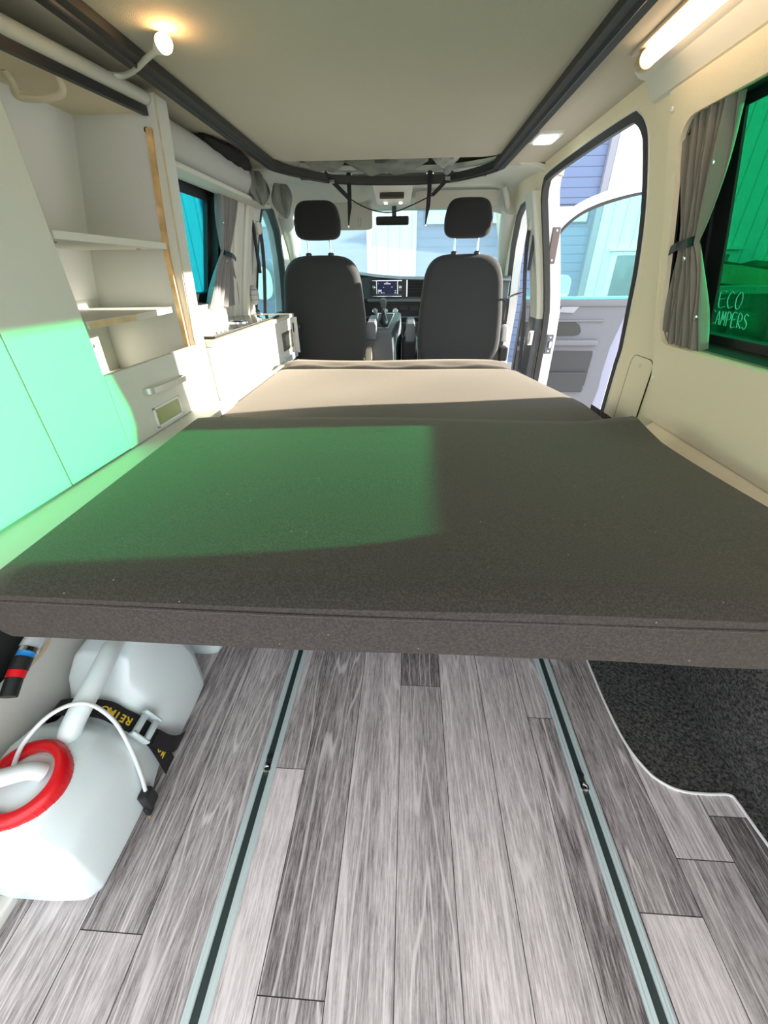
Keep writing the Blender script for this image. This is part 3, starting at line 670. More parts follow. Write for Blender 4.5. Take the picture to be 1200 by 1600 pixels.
# ---------------------------------------------------------------- roll, black bag, folded fabric
t = thing('padded_roll', (-.8, 2.1, 1.27), 'long pale grey padded roll under the ceiling above the left window', 'roll')
MB().tube([(-.800, 1.505, 1.270), (-.800, 2.62, 1.270)], [.056, .056], 24).build('roll', ROLL, t, smooth=True)
MB().box((-.845, 1.505, 1.198), (-.765, 2.64, 1.214), .004).build('rail', CREAM2, t)
b = MB(); secs = []
for k in range(13):
    y = 1.86+.46*k/12; rr = .062*math.sin(math.pi*(k+.6)/13.2)**.6; jig = .006*math.sin(k*2.3)
    secs.append([(-.765+rr*1.1*math.cos(a), y+.004*math.sin(3*a), 1.318-.012*(k/12)+min(.012, rr*.55*math.sin(a)*(1 if math.sin(a) > 0 else .6)+jig*.5)) for a in [i*math.pi/9 for i in range(18)]])
b.loft(secs); tag(b.build('black_bag', WEB, smooth=True), 'limp black cloth bag lying on top of the padded roll under the ceiling', 'bag')
def fold_cloth(name, ctr, w, h, d, m, label, seed, waves=5, group=None):
    rnd = random.Random(seed); ph = rnd.uniform(0, 6)
    b = MB(); secs = []
    for j in range(17):
        t_ = j/16; z = ctr[2]-h*t_; ww = w*math.sin(math.pi*(.18+.80*t_))**.8
        ring = []
        for i in range(36):
            a = 2*math.pi*i/36; rr = 1+.34*math.sin(waves*a+ph+2.6*t_)+.12*math.sin(2*waves*a)
            ring.append((ctr[0]+ww*rr*math.cos(a)+.018*t_, ctr[1]+d*math.sin(math.pi*(.2+.75*t_))*rr*math.sin(a), z))
        secs.append(ring)
    b.loft(secs); o = b.build(name, m, smooth=True); return tag(o, label, 'cloth', group)
fold_cloth('folded_cloth', (-.655, 2.45, 1.272), .042, .135, .05, CANV, 'grey folded cloth bunch hanging right of the padded roll end, bigger loop', 4, 3)
fold_cloth('folded_cloth', (-.742, 2.36, 1.305), .040, .125, .06, CANV, 'grey cloth wrapped over the far end of the padded roll', 9, 4)
# curtains
def curtain(fn, top, bot, tie, z0, z1, zt, m, name, label, folds=7, side=1, amp=.014):
    # top/bot/tie = (u0,u1) across the wall
    t = thing(name, tuple(fn((top[0]+top[1])/2, z0, 0)[0]), label, 'curtain', 'window curtains tied back')
    b = MB()
    def f(a, c):
        z = z1+(z0-z1)*c
        if z > zt: s_ = (z-zt)/(z1-zt); e = s_**.8; u0 = tie[0]+(top[0]-tie[0])*e; u1 = tie[1]+(top[1]-tie[1])*e
        else: s_ = (zt-z)/(zt-z0); e = s_**.7; u0 = tie[0]+(bot[0]-tie[0])*e; u1 = tie[1]+(bot[1]-tie[1])*e
        u = u0+(u1-u0)*a; squeeze = .35+.65*min(1, abs(z-zt)/.15)
        off = amp*squeeze*math.sin(a*folds*2*math.pi+.9*math.sin(c*5))+.004*math.sin(31*a+7*c)
        return fn(u, z, .010+off)[0]
    b.grid(f, folds*14, 34, .0025, fn(0, .9)[1]*-1)
    b.build('cloth', m, t, smooth=True, angle=1.2)
    um = (tie[0]+tie[1])/2
    ts = MB(); ts.tube([fn(u, zt+dz, o_)[0] for u, dz, o_ in ((tie[0]+.01, .006, .01), (tie[0]+.004, .004, -.014), (um, 0, -.020), (tie[1]-.004, -.008, -.014), (tie[1]+.03, -.018, -.010))], .01, flat=(.003, .020) , up=(0, 0, 1))
    st = ts.build('tie_strap', BLACK, t)
    p, n_ = fn(tie[1]+.012, zt-.014, -.013); MB().lathe([(.005, 0), (.005, .0015), (.002, .002)], p, -n_, 12).build('snap', CHROME, st)
    for (uu, zz) in ((top[0]+.02, z1-.10), (bot[0]+.02, z0+.09), (tie[0]+.012, zt-.03)):
        p, n_ = fn(uu, zz, -.012); MB().lathe([(.006, 0), (.006, .0015), (.003, .0025)], p, -n_, 14).build('snap', CHROME, t)
    return t
curtain(lambda u, v, off=0: fR(u, v, off), (1.165, 1.325), (1.145, 1.318), (1.240, 1.318), .706, 1.205, .955, CURT, 'curtain', 'grey brown curtain tied back at the front edge of the right green window', 8)
curtain(lambda u, v, off=0: fL(u, v, off-.012), (2.16, 2.36), (2.05, 2.42), (2.22, 2.32), .755, 1.205, .985, CURTG, 'curtain', 'grey curtain tied back at the front edge of the left cyan window', 7)
# small pale trim block on the left wall
struct(MB().box((-.96, 2.40, .60), (-.94, 2.44, .62)).build('trim_7', CREAM2))
# left B pillar
def pilL(y0, y1, z0, z1, off0, off1, m, nm):
    b = MB(); secs = []
    for k in range(13):
        z = z0+(z1-z0)*k/12; p, n_ = fL(0, z); a = p+n_*off0; c = p+n_*off1
        secs.append([(a.x, y0+.012, z), (a.x, y1-.02, z), (a.x-.02, y1, z), (c.x, y1, z), (c.x, y0, z), (a.x-.012, y0, z)])
    b.loft(secs); return struct(b.build(nm, m, smooth=True, angle=.5))
pilL(2.36, 2.47, .6, 1.20, -.020, 0, CREAM2, 'trim_8'); pilL(2.49, 2.58, .6, 1.20, -.026, 0, CREAM2, 'trim_9'); pilL(2.60, 2.72, .6, 1.20, -.016, 0, CREAM2, 'trim_10')

# ---------------------------------------------------------------- canister, strap, hoses
can = thing('water_canister', (-.57, .39, 0), 'large milky white water canister with red ring cap, strapped to the floor at lower left', 'canister')
b = MB(); secs = []
ST = [  # y, half-size shrink, x_left, x_right, z_top, z_shoulder, x_top_left, x_top_right
    (.178, -.648, -.530, .145, .09, -.64, -.56, .03), (.186, -.652, -.500, .205, .13, -.642, -.545, .006), (.20, -.653, -.487, .228, .155, -.642, -.535, .002), (.24, -.654, -.485, .240, .170, -.644, -.528, .001),
    (.31, -.654, -.485, .244, .168, -.644, -.528, .001), (.345, -.654, -.486, .236, .164, -.640, -.532, .001), (.372, -.652, -.492, .212, .160, -.630, -.542, .004), (.395, -.652, -.496, .206, .156, -.630, -.546, .006), (.418, -.652, -.494, .212, .157, -.630, -.544, .004),
    (.440, -.654, -.487, .248, .158, -.640, -.535, .001), (.465, -.654, -.485, .280, .156, -.634, -.540, .001), (.52, -.654, -.485, .288, .154, -.632, -.540, .001), (.575, -.653, -.487, .286, .15, -.632, -.542, .002), (.598, -.650, -.500, .27, .14, -.63, -.55, .008), (.606, -.64, -.53, .23, .12, -.62, -.56, .03)]
def cross(xl, xr, zt, zs, tl, tr, zb, y):
    P = [(xl+.02, zb), (xr-.03, zb), (xr-.012, zb+.008), (xr, zb+.03), (xr, zs-.012), (xr-.006, zs+.006), (tr+.012, zt-.014), (tr-.004, zt-.003), (tr-.02, zt), (tl+.02, zt), (tl+.004, zt-.004), (tl-.006, zt-.016), (xl, zs), (xl, zb+.02)]
    return [(p[0], y, p[1]) for p in P]
for s_ in ST: secs.append(cross(s_[1], s_[2], s_[3], s_[4], s_[5], s_[6], s_[7]+.001, s_[0]))
b.loft(secs); bo = b.build('body', TANK, can, smooth=True, angle=.9); bv = bo.modifiers.new('bevel', 'BEVEL'); bv.width = .009; bv.segments = 4; bv.limit_method = 'ANGLE'; bv.angle_limit = math.radians(24); bv.harden_normals = False
b = MB(); b.tube(spline([(-.566, .51, .270), (-.560, .475, .284), (-.552, .44, .284), (-.549, .39, .272), (-.553, .345, .252), (-.560, .322, .225)], 6), [.0175]*31, 16); b.build('handle', TANK, can, smooth=True)
ax = Vector((.06, -.13, 1)).normalized(); cc = Vector((-.572, .262, .226))
b = MB(); b.lathe([(.046, .0), (.059, .0), (.0600, .004), (.0590, .018), (.056, .025), (.050, .028), (.0425, .026), (.0405, .018), (.042, .010), (.042, .002)], cc, ax, 48)
cap = b.build('ring_cap', RED, can, smooth=True, angle=.8)
q = Vector((0, 0, 1)).rotation_difference(ax)
b = MB()
for k in range(36):
    a = 2*math.pi*k/36; c0 = cc+q @ Vector((.0595*math.cos(a), .0595*math.sin(a), .003)); c1 = cc+q @ Vector((.0585*math.cos(a), .0585*math.sin(a), .018))
    b.tube([c0, c1], .0011, 5)
b.build('grip_ridge', RED, cap)
MB().lathe([(.001, .014), (.038, .014), (.0415, .010), (.0415, .0), (.001, .0)], cc, ax, 40).build('inner_lid', TANK, can, smooth=True, angle=.7)
MB().lathe([(.052, -.02), (.052, .001), (.04, .001)], cc, ax, 36).build('neck', TANK, can, smooth=True)
lab = MB(); lab.box((-.612, .505, .2890), (-.572, .555, .2896)); lab = lab.build('paper_label', mat('label paper', (.72, .72, .80), .5), can)
b = MB(); b.box((-.598, .507, .2896), (-.578, .520, .2900))
for k in range(7): b.box((-.609, .507+.006*k, .2896), (-.601, .509+.006*k, .2899))
b.build('print', mat('label print', (.12, .11, .2), .6), lab)
# strap
sp = thing('lashing_strap', (-.57, .40, .2), 'black webbing strap with yellow lettering and metal buckle around the waist of the canister', 'strap')
pts = spline([(-.658, .392, .05), (-.660, .392, .15), (-.652, .392, .200), (-.630, .392, .216), (-.59, .392, .2195), (-.545, .392, .216), (-.520, .392, .190), (-.496, .392, .165), (-.484, .393, .130), (-.481, .393, .08), (-.482, .393, .02)], 6)
MB().tube(pts, .01, flat=(.0335, .0018), up=(0, 1, 0)).build('web', WEB, sp) if False else None
b = MB(); secs = []
for i, p in enumerate(pts):
    t_ = (pts[min(i+1, len(pts)-1)]-pts[max(i-1, 0)]).normalized(); n_ = Vector((-t_.z, 0, t_.x)); n_ = n_ if n_.dot(p-Vector((-.57, .392, .1))) > 0 else -n_
    w_ = .0165; secs.append([p+Vector((0, -w_, 0)), p+Vector((0, w_, 0)), p+Vector((0, w_, 0))+n_*.0016, p+Vector((0, -w_, 0))+n_*.0016])
b.loft(secs); web = b.build('webbing', WEB, sp)
def onstrap(i):
    p = pts[i]; t_ = (pts[i+1]-pts[i-1]).normalized(); n_ = Vector((-t_.z, 0, t_.x)); n_ = n_ if n_.dot(p-Vector((-.57, .392, .1))) > 0 else -n_
    return p+n_*.0019, t_, n_
def place_text(txt, i, size, flip=True):
    p, t_, n_ = onstrap(i); X_ = -t_ if flip else t_; Y_ = n_.cross(X_)
    Mx = Matrix((X_, Y_, n_)).transposed().to_4x4(); Mx.translation = p
    return text_mesh(txt, size, 'printed_letter', YEL, web, Mx, .0003)
for ch, i in (('R', 17), ('O', 26), ('I', 29), ('M', 31), ('I', 34), ('E', 36)): pass
for ch, i in (('R', 22), ('O', 30), ('M', 32), ('I', 34), ('E', 36), ('R', 38), ('O', 53), ('M', 55)): place_text(ch, i, .019)
bk = thing('cam_buckle', (-.487, .392, .15), 'silver metal cam buckle on the black strap at the canister edge', 'buckle') if False else None
p, t_, n_ = onstrap(43); Mb = Matrix((t_, Vector((0, 1, 0)), n_)).transposed().to_4x4(); Mb.translation = p+n_*.004
for Vv in (Mb,):
    bu = MB(); bu.box((-.022, -.024, -.002), (.020, -.018, .014), .003, M=Mb); bu.box((-.022, .018, -.002), (.020, .024, .014), .003, M=Mb); bu.box((-.020, -.019, .0), (-.008, .019, .010), .003, M=Mb); bu.box((.006, -.019, .003), (.018, .019, .013), .003, M=Mb)
    bu.build('buckle', ALU, sp, smooth=True, angle=.6)
b = MB(); b.tube(spline([(-.480, .395, .125), (-.466, .398, .10), (-.462, .41, .075), (-.468, .43, .05), (-.478, .445, .03)], 5), .01, flat=(.0016, .030), up=(0, 1, 0)); b.build('loose_end', WEB, sp)
# white tube on canister lid and thin cable with black clamp connector
b = MB(); b.tube(spline([(-.548, .272, .246), (-.560, .266, .262), (-.590, .248, .272), (-.64, .23, .275)], 6), .0125, 14); tag(b.build('filler_hose', HOSE, smooth=True), 'thick white hose entering the red ringed canister lid', 'hose')
cb = thing('sensor_cable', (-.6, .28, .24), 'thin white cable from canister lid ending in a black connector by the floor', 'cable')
b = MB(); b.tube(spline([(-.600, .268, .242), (-.592, .300, .272), (-.566, .338, .292), (-.532, .362, .285), (-.506, .366, .235), (-.488, .352, .170), (-.478, .335, .110), (-.476, .325, .072)], 8), .0034, 10); b.build('cable', HOSE, cb, smooth=True)
MB().box((-.486, .310, .030), (-.466, .334, .072), .004).build('connector', BLACK, cb)
MB().box((-.484, .306, .012), (-.474, .322, .036), .003).build('connector_nose', BLACK, cb)
MB().tube([(-.479, .311, .014), (-.478, .306, .004)], .002, 6).build('contact_pin', mat('brass', (.7, .5, .2), .3, 1), cb)
# second container behind
c2 = thing('water_canister', (-.57, .85, 0), 'second milky canister behind the strapped one, just showing below the bed edge', 'canister')
b = MB(); secs = []
for (y, i_) in ((.668, .03), (.676, .006), (.70, 0), (.95, 0), (.975, .006), (.983, .03)):
    secs.append(cross(-.654+i_*.3, -.485-i_*.6, .29-i_, .20-i_, -.63, -.53, .001+i_, y))
b.loft(secs); b.build('body', TANK, c2, smooth=True, sub=2)
MB().lathe([(.03, 0), (.03, .02), (.02, .024)], (-.58, .82, .284), (0, 0, 1), 24).build('screw_cap', WHITEP, c2, smooth=True)
# shower hose with blue and red fittings in the oval opening
hs = thing('tap_hose', (-.65, .4, .32), 'chrome and white tap hose with blue and red ended black fitting at the left edge', 'hose')
b = MB(); b.tube(spline([(-.640, 0.514, 0.385), (-.638, 0.474, 0.376), (-.636, 0.434, 0.366), (-.632, 0.406, 0.360)], 6), .015, 14); b.build('hose', mat('silvery hose', (.78, .86, .90), .25, .3), hs, smooth=True)
def cylseg(p, q, r, nm, m): MB().tube([p, q], r, 18).build(nm, m, hs, smooth=True)
cylseg((-.632, 0.406, 0.360), (-.631, 0.399, 0.358), .0165, 'clamp_ring', CHROME)
cylseg((-.631, 0.399, 0.358), (-.630, 0.392, 0.356), .0125, 'blue_ring', mat('blue plastic', (.02, .25, .65), .4))
cylseg((-.630, 0.392, 0.356), (-.628, 0.374, 0.348), .0135, 'black_grip', BLACK)
cylseg((-.628, 0.374, 0.348), (-.627, 0.364, 0.343), .013, 'red_ring', RED)
cylseg((-.627, 0.364, 0.343), (-.622, 0.339, 0.330), .012, 'nozzle', BLACK)

# ---------------------------------------------------------------- lamps and ceiling fittings
lt = thing('reading_lamp', (-.74, 1.263, 1.31), 'small gooseneck reading lamp glowing warm under the ceiling at upper left', 'lamp')
b = MB(); b.tube(spline([(-.748, 1.262, 1.312), (-.735, 1.275, 1.305), (-.695, 1.298, 1.303), (-.64, 1.262, 1.302), (-.595, 1.222, 1.302), (-.552, 1.186, 1.302), (-.535, 1.174, 1.304)], 6), .0055, 10); b.build('gooseneck', mat('ivory gooseneck', (.62, .60, .5), .35), lt, smooth=True)
b = MB(); b.tube([(-.543, 1.180, 1.303), (-.520, 1.162, 1.304)], [.008, .016], 16); b.build('lamp_head', WHITEP, lt, smooth=True)
b = MB(); b.lathe([(.002, -.014), (.011, -.010), (.0155, 0), (.013, .008), (.008, .014), (.001, .015)], (-.513, 1.156, 1.303), (.8, -.55, .0), 20)
b.build('bulb', mat('warm glowing bulb', (1, .8, .5), .5, emit=(1, .60, .25), estr=25), lt, smooth=True)
ld = bpy.data.lights.new('reading_light', 'POINT'); ld.energy = .35; ld.color = (1, .55, .22); ld.shadow_soft_size = .012
lo = bpy.data.objects.new('reading_light', ld); lo.location = (-.497, 1.146, 1.300); C.objects.link(lo)
tb = thing('tube_lamp', (.522, 1.0, 1.32), 'long glowing tube lamp on the ceiling at upper right', 'lamp')
b = MB(); b.tube([(.524, .62, 1.306), (.524, 1.318, 1.306)], .0165, 18); b.build('light_tube', mat('warm white tube', (1, .9, .8), .5, emit=(1, .72, .48), estr=6), tb, smooth=True)
b = MB(); b.tube([(.524, 1.318, 1.306), (.524, 1.334, 1.306), (.524, 1.352, 1.306)], [.0185, .0185, .014], 18); b.build('end_cap', mat('amber clear end cap', (.45, .34, .2), .3), tb, smooth=True)
b = MB(); b.box((.500, .60, 1.322), (.548, 1.365, 1.330), .003); b.build('backplate', mat('warm satin backplate', (.62, .5, .38), .35, .3), tb)
dl = thing('dome_lamp', (.50, 2.03, 1.33), 'small square lit dome lamp on the ceiling near the side door', 'lamp')
MB().box((.452, 1.955, 1.322), (.545, 2.095, 1.331), .008, 3).build('bezel', WHITEP, dl, smooth=True)
MB().box((.465, 1.975, 1.316), (.532, 2.075, 1.323), .006, 3).build('lens', mat('cool lit lens', (.9, .95, 1), .5, emit=(.85, .95, 1), estr=7), dl, smooth=True)
b = MB(); b.loft([[(.560, y, 1.330), (.574, y, 1.318), (.592, y, 1.314), (.606, y, 1.300), (.622, y, 1.274), (.632, y, 1.270), (.642, y, 1.330)] for y in (-.30, 1.475)])
struct(b.build('trim_cornice', mat('white cornice', (.66, .65, .58), .45), smooth=True, angle=.5))

# ---------------------------------------------------------------- tent canvas bunch and straps at the front of the roof
def bunch(x0, x1, y, z, r, label, seed, m=CANV):
    rnd = random.Random(seed); b = MB(); secs = []; n = max(6, int(abs(x1-x0)/.018))
    for k in range(n+1):
        u = k/n; x = x0+(x1-x0)*u; env = min(1, .25+3.2*min(u, 1-u))
        ring = []
        for i in range(28):
            a = 2*math.pi*i/28; rr = r*env*(1+.13*math.sin(3*a+14*u+seed)+.10*math.sin(5*a-9*u)+.05*math.sin(9*a+31*u))
            ring.append((x, y(x)+rr*1.1*math.cos(a), z-.10*r*env+rr*.8*math.sin(a)))
        secs.append(ring)
    b.loft(secs); return tag(b.build('tent_canvas', m, smooth=True), label, 'canvas')
yf = lambda x: 2.53-.55*max(0, abs(x+.11)-.22)
bunch(-.53, -.335, yf, 1.372, .052, 'crumpled grey tent canvas bunch above the roof rim, left of both straps', 1)
bunch(-.33, .075, yf, 1.372, .058, 'long smooth grey tent canvas roll above the roof rim between the straps', 2)
bunch(.095, .23, yf, 1.378, .045, 'shiny crumpled silver canvas bunch above the roof rim, right of the straps', 6, mat('silver lining cloth', (.34, .36, .33), .35, bump=.4, bscale=40, var=.3, vscale=30))
struct(MB().box((-.62, 2.78, 1.34), (.40, 2.80, 1.50)).build('wall_roof_front', CANV))
struct(MB().box((-.66, -.3, 1.362), (-.64, 2.79, 1.50)).build('wall_roof_left', CANV))
struct(MB().box((.40, -.3, 1.362), (.42, 2.79, 1.50)).build('wall_roof_right', CANV))
b = MB(); b.tube([(.205, 2.40, 1.40), (.175, 2.60, 1.335)], .022, 14); tag(b.build('roof_strut', mat('grey strut', (.25, .27, .27), .4), smooth=True), 'short grey tubular strut in the roof gap right of the silver canvas', 'strut')
for x, l in ((-.335, 'left'), (.090, 'right')):
    t = thing('hanging_strap', (x, 2.66, 1.3), 'black strap hanging straight down from the roof rim, %s one of the two' % l, 'strap', 'straps hanging from the roof rim')
    MB().tube([(x, 2.652, 1.345), (x, 2.655, 1.26), (x-.003, 2.662, 1.20)], .01, flat=(.022, .002), up=(0, 1, 0)).build('webbing', WEB, t)
    b = MB(); b.loft([[(x-.014, 2.661, 1.2), (x+.008, 2.661, 1.2), (x+.008, 2.664, 1.2), (x-.014, 2.664, 1.2)], [(x-.016, 2.668, 1.16), (x-.004, 2.656, 1.16), (x-.002, 2.660, 1.16), (x-.014, 2.671, 1.16)], [(x-.016, 2.668, 1.118), (x-.012, 2.662, 1.118), (x-.011, 2.664, 1.118), (x-.015, 2.670, 1.118)]]); b.build('twisted_tail', WEB, t)
    MB().box((x-.018, 2.660, 1.110), (x-.008, 2.668, 1.122), .002).build('end_clip', CHROME, t)
    for dx in (-.016, .016): MB().lathe([(.004, 0), (.004, .002), (.002, .003)], (x+dx, 2.655, 1.335), (0, -1, -.2), 10).build('rivet', CHROME, t)
ct = thing('cross_strap', (-.13, 2.66, 1.25), 'thin black cord slung between two angled webbing ends below the roof rim', 'strap')
b = MB(); b.tube(spline([(-.45, 2.58, 1.335), (-.40, 2.60, 1.290), (-.335, 2.62, 1.235)], 5), .01, flat=(.020, .003), up=(0, 1, 0)); b.build('webbing', WEB, ct)
b = MB(); b.tube(spline([(.200, 2.58, 1.330), (.165, 2.60, 1.290), (.105, 2.62, 1.240)], 5), .01, flat=(.018, .003), up=(0, 1, 0)); b.build('webbing', WEB, ct)
b = MB(); b.tube(spline([(-.335, 2.62, 1.235), (-.26, 2.63, 1.200), (-.18, 2.64, 1.178), (-.10, 2.64, 1.175), (-.02, 2.63, 1.195), (.105, 2.62, 1.240)], 7), .0028, 8); b.build('cord', WEB, ct)
for p in ((-.415, 2.593, 1.300), (.178, 2.592, 1.302)): MB().box((p[0]-.014, p[1]-.006, p[2]-.008), (p[0]+.014, p[1]-.001, p[2]+.008), .002).build('slider', CHROME, ct)

# ---------------------------------------------------------------- front seats
def seat(cx, side, label):
    t = thing('front_seat', (cx, 2.85, .3), label, 'seat', 'front cab seats seen from behind')
    # backrest: outline in x,z lofted in depth with rounded shoulders
    def outline(s_):
        w0 = .255*s_; P = []
        for k in range(40):
            a = 2*math.pi*k/40; c, s2 = math.cos(a), math.sin(a)
            ex = 4.2 if s2 > 0 else 5
            x = w0*math.copysign(abs(c)**(2/ex), c); z = .325*s_*math.copysign(abs(s2)**(2/ex), s2)
            x *= 1+.06*math.sin(math.pi*min(1, max(0, (.1-z)/.6)))-.05*max(0, z)/.325
            P.append((x, z))
        return P
    b = MB(); secs = []
    for (dy, s_) in ((0, .86), (.004, .93), (.018, .985), (.045, 1.0), (.09, 1.0), (.12, .97), (.135, .9)):
        secs.append([(cx+x, 2.765+dy+.10*(-z)*0+.03*(z+.3), .665+z) for x, z in outline(s_)])
    b.loft(secs); b.build('backrest', SEATF, t, smooth=True, angle=1.2)
    b = MB(); secs = []
    for (dy, s_) in ((0, .80), (.006, .92), (.022, 1.0), (.06, 1.0), (.085, .93), (.095, .8)):
        ring = []
        for k in range(36):
            a = 2*math.pi*k/36; c, s2 = math.cos(a), math.sin(a)
            x = .135*s_*math.copysign(abs(c)**.45, c); z = .094*s_*math.copysign(abs(s2)**.45, s2)
            x *= 1-.15*max(0, z)/.094; ring.append((cx+x, 2.775+dy, 1.158+z))
        secs.append(ring)
    hr = b.build('x', SEATB, t, smooth=True, angle=1.2); 
    b2 = MB(); b2.loft(secs); me_ = b2.build('headrest', SEATB, t, smooth=True, angle=1.2); bpy.data.objects.remove(hr)
    for dx in (-.068, .068):
        MB().tube([(cx+dx, 2.815, .96), (cx+dx, 2.815, 1.08)], .007, 12).build('headrest_post', CHROME, t, smooth=True)
        MB().lathe([(.018, 0), (.018, .012), (.010, .018)], (cx+dx, 2.815, .985), (0, 0, 1), 14).build('post_collar', BLACK, t, smooth=True)
    b = MB(); b.box((cx-.25, 2.86, .24), (cx+.25, 3.36, .40), .05, 4); b.build('seat_pad', SEATF, t, smooth=True)
    b = MB(); b.box((cx-.20, 2.88, -.12), (cx+.20, 3.30, .24), .01); b.build('seat_base', BLACK, t)
    return t
st1 = seat(-.552, -1, 'left front seat, charcoal cloth, beside the kitchen block')
st2 = seat(.325, 1, 'right front seat, charcoal cloth, beside the open side door')
def armrest(cx, x0, x1, z, par):
    b = MB(); w = (x0, x1); secs = []
    for (y, h, dz) in ((2.84, .06, 0), (2.85, .10, 0), (2.88, .115, .0), (2.93, .10, .01), (3.0, .07, .02), (3.15, .05, .02), (3.17, .03, .015)):
        zz = z+dz; secs.append([(w[0]+.006, y, zz-h), (w[1]-.006, y, zz-h), (w[1], y, zz-h+.01), (w[1], y, zz-.02), (w[1]-.01, y, zz), (w[0]+.01, y, zz), (w[0], y, zz-.02), (w[0], y, zz-h+.01)])
    b.loft(secs); b.build('armrest', GREYP, par, smooth=True, angle=.8)
    MB().box((w[0]+.004, 2.86, z-.014), (w[1]-.004, 3.10, z+.004), .006).build('armrest_pad', mat('armrest top', (.22, .22, .21), .7), par)
armrest(0, -.285, -.222, .615, st1); armrest(0, -.022, .040, .600, st2)
MB().box((.605, 2.80, .50), (.650, 2.90, .60), .02, 3).build('recliner_knob', WHITEP, st2, smooth=True)
MB().box((.600, 2.79, .385), (.655, 2.88, .47), .01).build('belt_bracket', BLACK, st2)
MB().tube([(.605, 2.80, .755), (.64, 2.78, .775), (.685, 2.76, .785)], .006, 8).build('lever', CHROME, st2)
MB().box((-.300, 2.82, .37), (-.255, 2.90, .46), .012).build('belt_buckle', mat('cream buckle', (.6, .52, .4), .5), st1)

# belts
def belt(side, label):
    f = (lambda x: x) if side > 0 else (lambda x: 2*CXV-x)
    t = thing('seat_belt', (f(.66), 2.64, 1.1), label, 'seat belt', 'front seat belts')
    p = [(f(.648), 2.66, 1.125), (f(.640), 2.66, 1.06), (f(.655), 2.67, .90), (f(.70), 2.68, .60), (f(.715), 2.68, .35)]
    MB().tube(spline(p, 5), .01, flat=(.004, .020), up=(1, 0, 0)).build('webbing', mat('dark belt webbing', (.06, .06, .065), .7), t)
    MB().box((min(f(.632), f(.662)), 2.63, 1.085), (max(f(.632), f(.662)), 2.69, 1.145), .012, 3).build('upper_guide', CREAM2, t, smooth=True)
    MB().box((min(f(.654), f(.668)), 2.60, .90), (max(f(.654), f(.668)), 2.625, 1.15), .003).build('height_adjuster', BLACK, t)
    return t
belt(1, 'right front seat belt hanging from its guide on the pillar by the open side door'); belt(-1, 'left front seat belt hanging from its guide on the pillar beyond the left curtain')

# ---------------------------------------------------------------- dashboard
da = thing('dashboard', (-.1, 3.5, .6), 'dark grey dashboard spanning the cab behind the front seats', 'dashboard')
b = MB(); secs = []
for x, zt in ((-.97, .86), (-.75, .905), (-.55, .925), (-.40, .905), (-.25, .885), (-.08, .872), (.08, .868), (.40, .865), (.75, .855)):
    secs.append([(x, 3.42, zt-.018), (x, 3.46, zt), (x, 3.75, zt-.02), (x, 4.08, zt-.06), (x, 4.08, .40), (x, 3.60, .40), (x, 3.52, .60), (x, 3.50, zt-.04)])
b.loft(secs); b.build('upper_shell', GREYP, da, smooth=True, angle=.5)
MB().box((-.97, 3.455, .715), (.75, 3.52, .868), .006).build('centre_panel', mat('blue grey dash panel', (.085, .11, .12), .5), da)
MB().box((-.33, 3.425, .700), (.20, 3.50, .722), .008, 3).build('silver_lip', mat('grey satin lip', (.17, .19, .20), .4), da, smooth=True)
MB().box((-.97, 3.47, .56), (.75, 3.54, .70), .006).build('lower_panel', BLACK, da)
MB().box((-.36, 3.455, .585), (.20, 3.48, .600), .004).build('lower_rim', GREYP, da)
MB().box((-.36, 3.445, .545), (.20, 3.48, .557), .004).build('lower_rim', GREYP, da)
for x in (-.272, -.193, -.112):
    kb = MB().lathe([(.020, 0), (.020, .010), (.016, .014), (.002, .014)], (x, 3.472, .638), (0, -1, 0), 24).build('climate_knob', BLACK, da, smooth=True)
    MB().lathe([(.0205, .009), (.0215, .013), (.0175, .015), (.0165, .0142)], (x, 3.472, .638), (0, -1, 0), 24).build('knob_ring', CHROME, kb, smooth=True)
MB().box((-.17, 3.464, .668), (-.09, 3.472, .678), .001).build('slot', DGREY, da)
for x in (-.05, .03): MB().box((x-.035, 3.463, .635), (x+.035, 3.472, .680), .003).build('switch_block', DGREY, da)
for k in range(5): MB().box((-.012, 3.448, .745+k*.020), (.120, 3.458, .752+k*.020), .001).build('vent_slat', BLACK, da)
MB().box((-.014, 3.452, .735), (.125, 3.456, .845)).build('vent_back', mat('vent black', (.006, .006, .006), .6), da)
MB().box((-.028, 3.440, .735), (-.020, 3.458, .852), .001).build('vent_trim', CHROME, da)
ra = thing('radio', (-.172, 3.44, .79), 'black touchscreen car radio in the middle of the dashboard', 'radio')
MB().box((-.295, 3.432, .735), (-.058, 3.456, .850), .003).build('faceplate', mat('piano black', (.012, .013, .015), .25), ra)
sc = MB().box((-.252, 3.4295, .755), (-.098, 3.433, .842), .001).build('screen', mat('dark navy screen', (.010, .012, .03), .5, spec=.2, emit=(.03, .035, .08), estr=.6), ra)
W_ = mat('lit screen marks', (.6, .65, .8), .5, emit=(.5, .55, .75), estr=.7)
def mark(x, z, w, h): MB().box((x, 3.4285, z), (x+w, 3.4297, z+h)).build('screen_mark', W_, sc)
mark(-.198, .820, .05, .007); mark(-.184, .831, .018, .003); mark(-.246, .776, .030, .008); mark(-.246, .771, .028, .004); mark(-.116, .774, .009, .006)
for k in range(3): mark(-.244+k*.021, .760, .006+.006*(k == 1), .007)
mark(-.118, .760, .012, .007); mark(-.207, .799, .010, .003); mark(-.145, .800, .014, .004); mark(-.242, .822, .002, .006); mark(-.108, .822, .002, .006)
for z0 in (.738, .8425): MB().box((-.29, 3.430, z0), (-.063, 3.433, z0+.003)).build('trim_line', CHROME, ra)
for x in (-.256, -.096): MB().box((x, 3.429, .755), (x+.003, 3.433, .842)).build('trim_line', CHROME, ra)
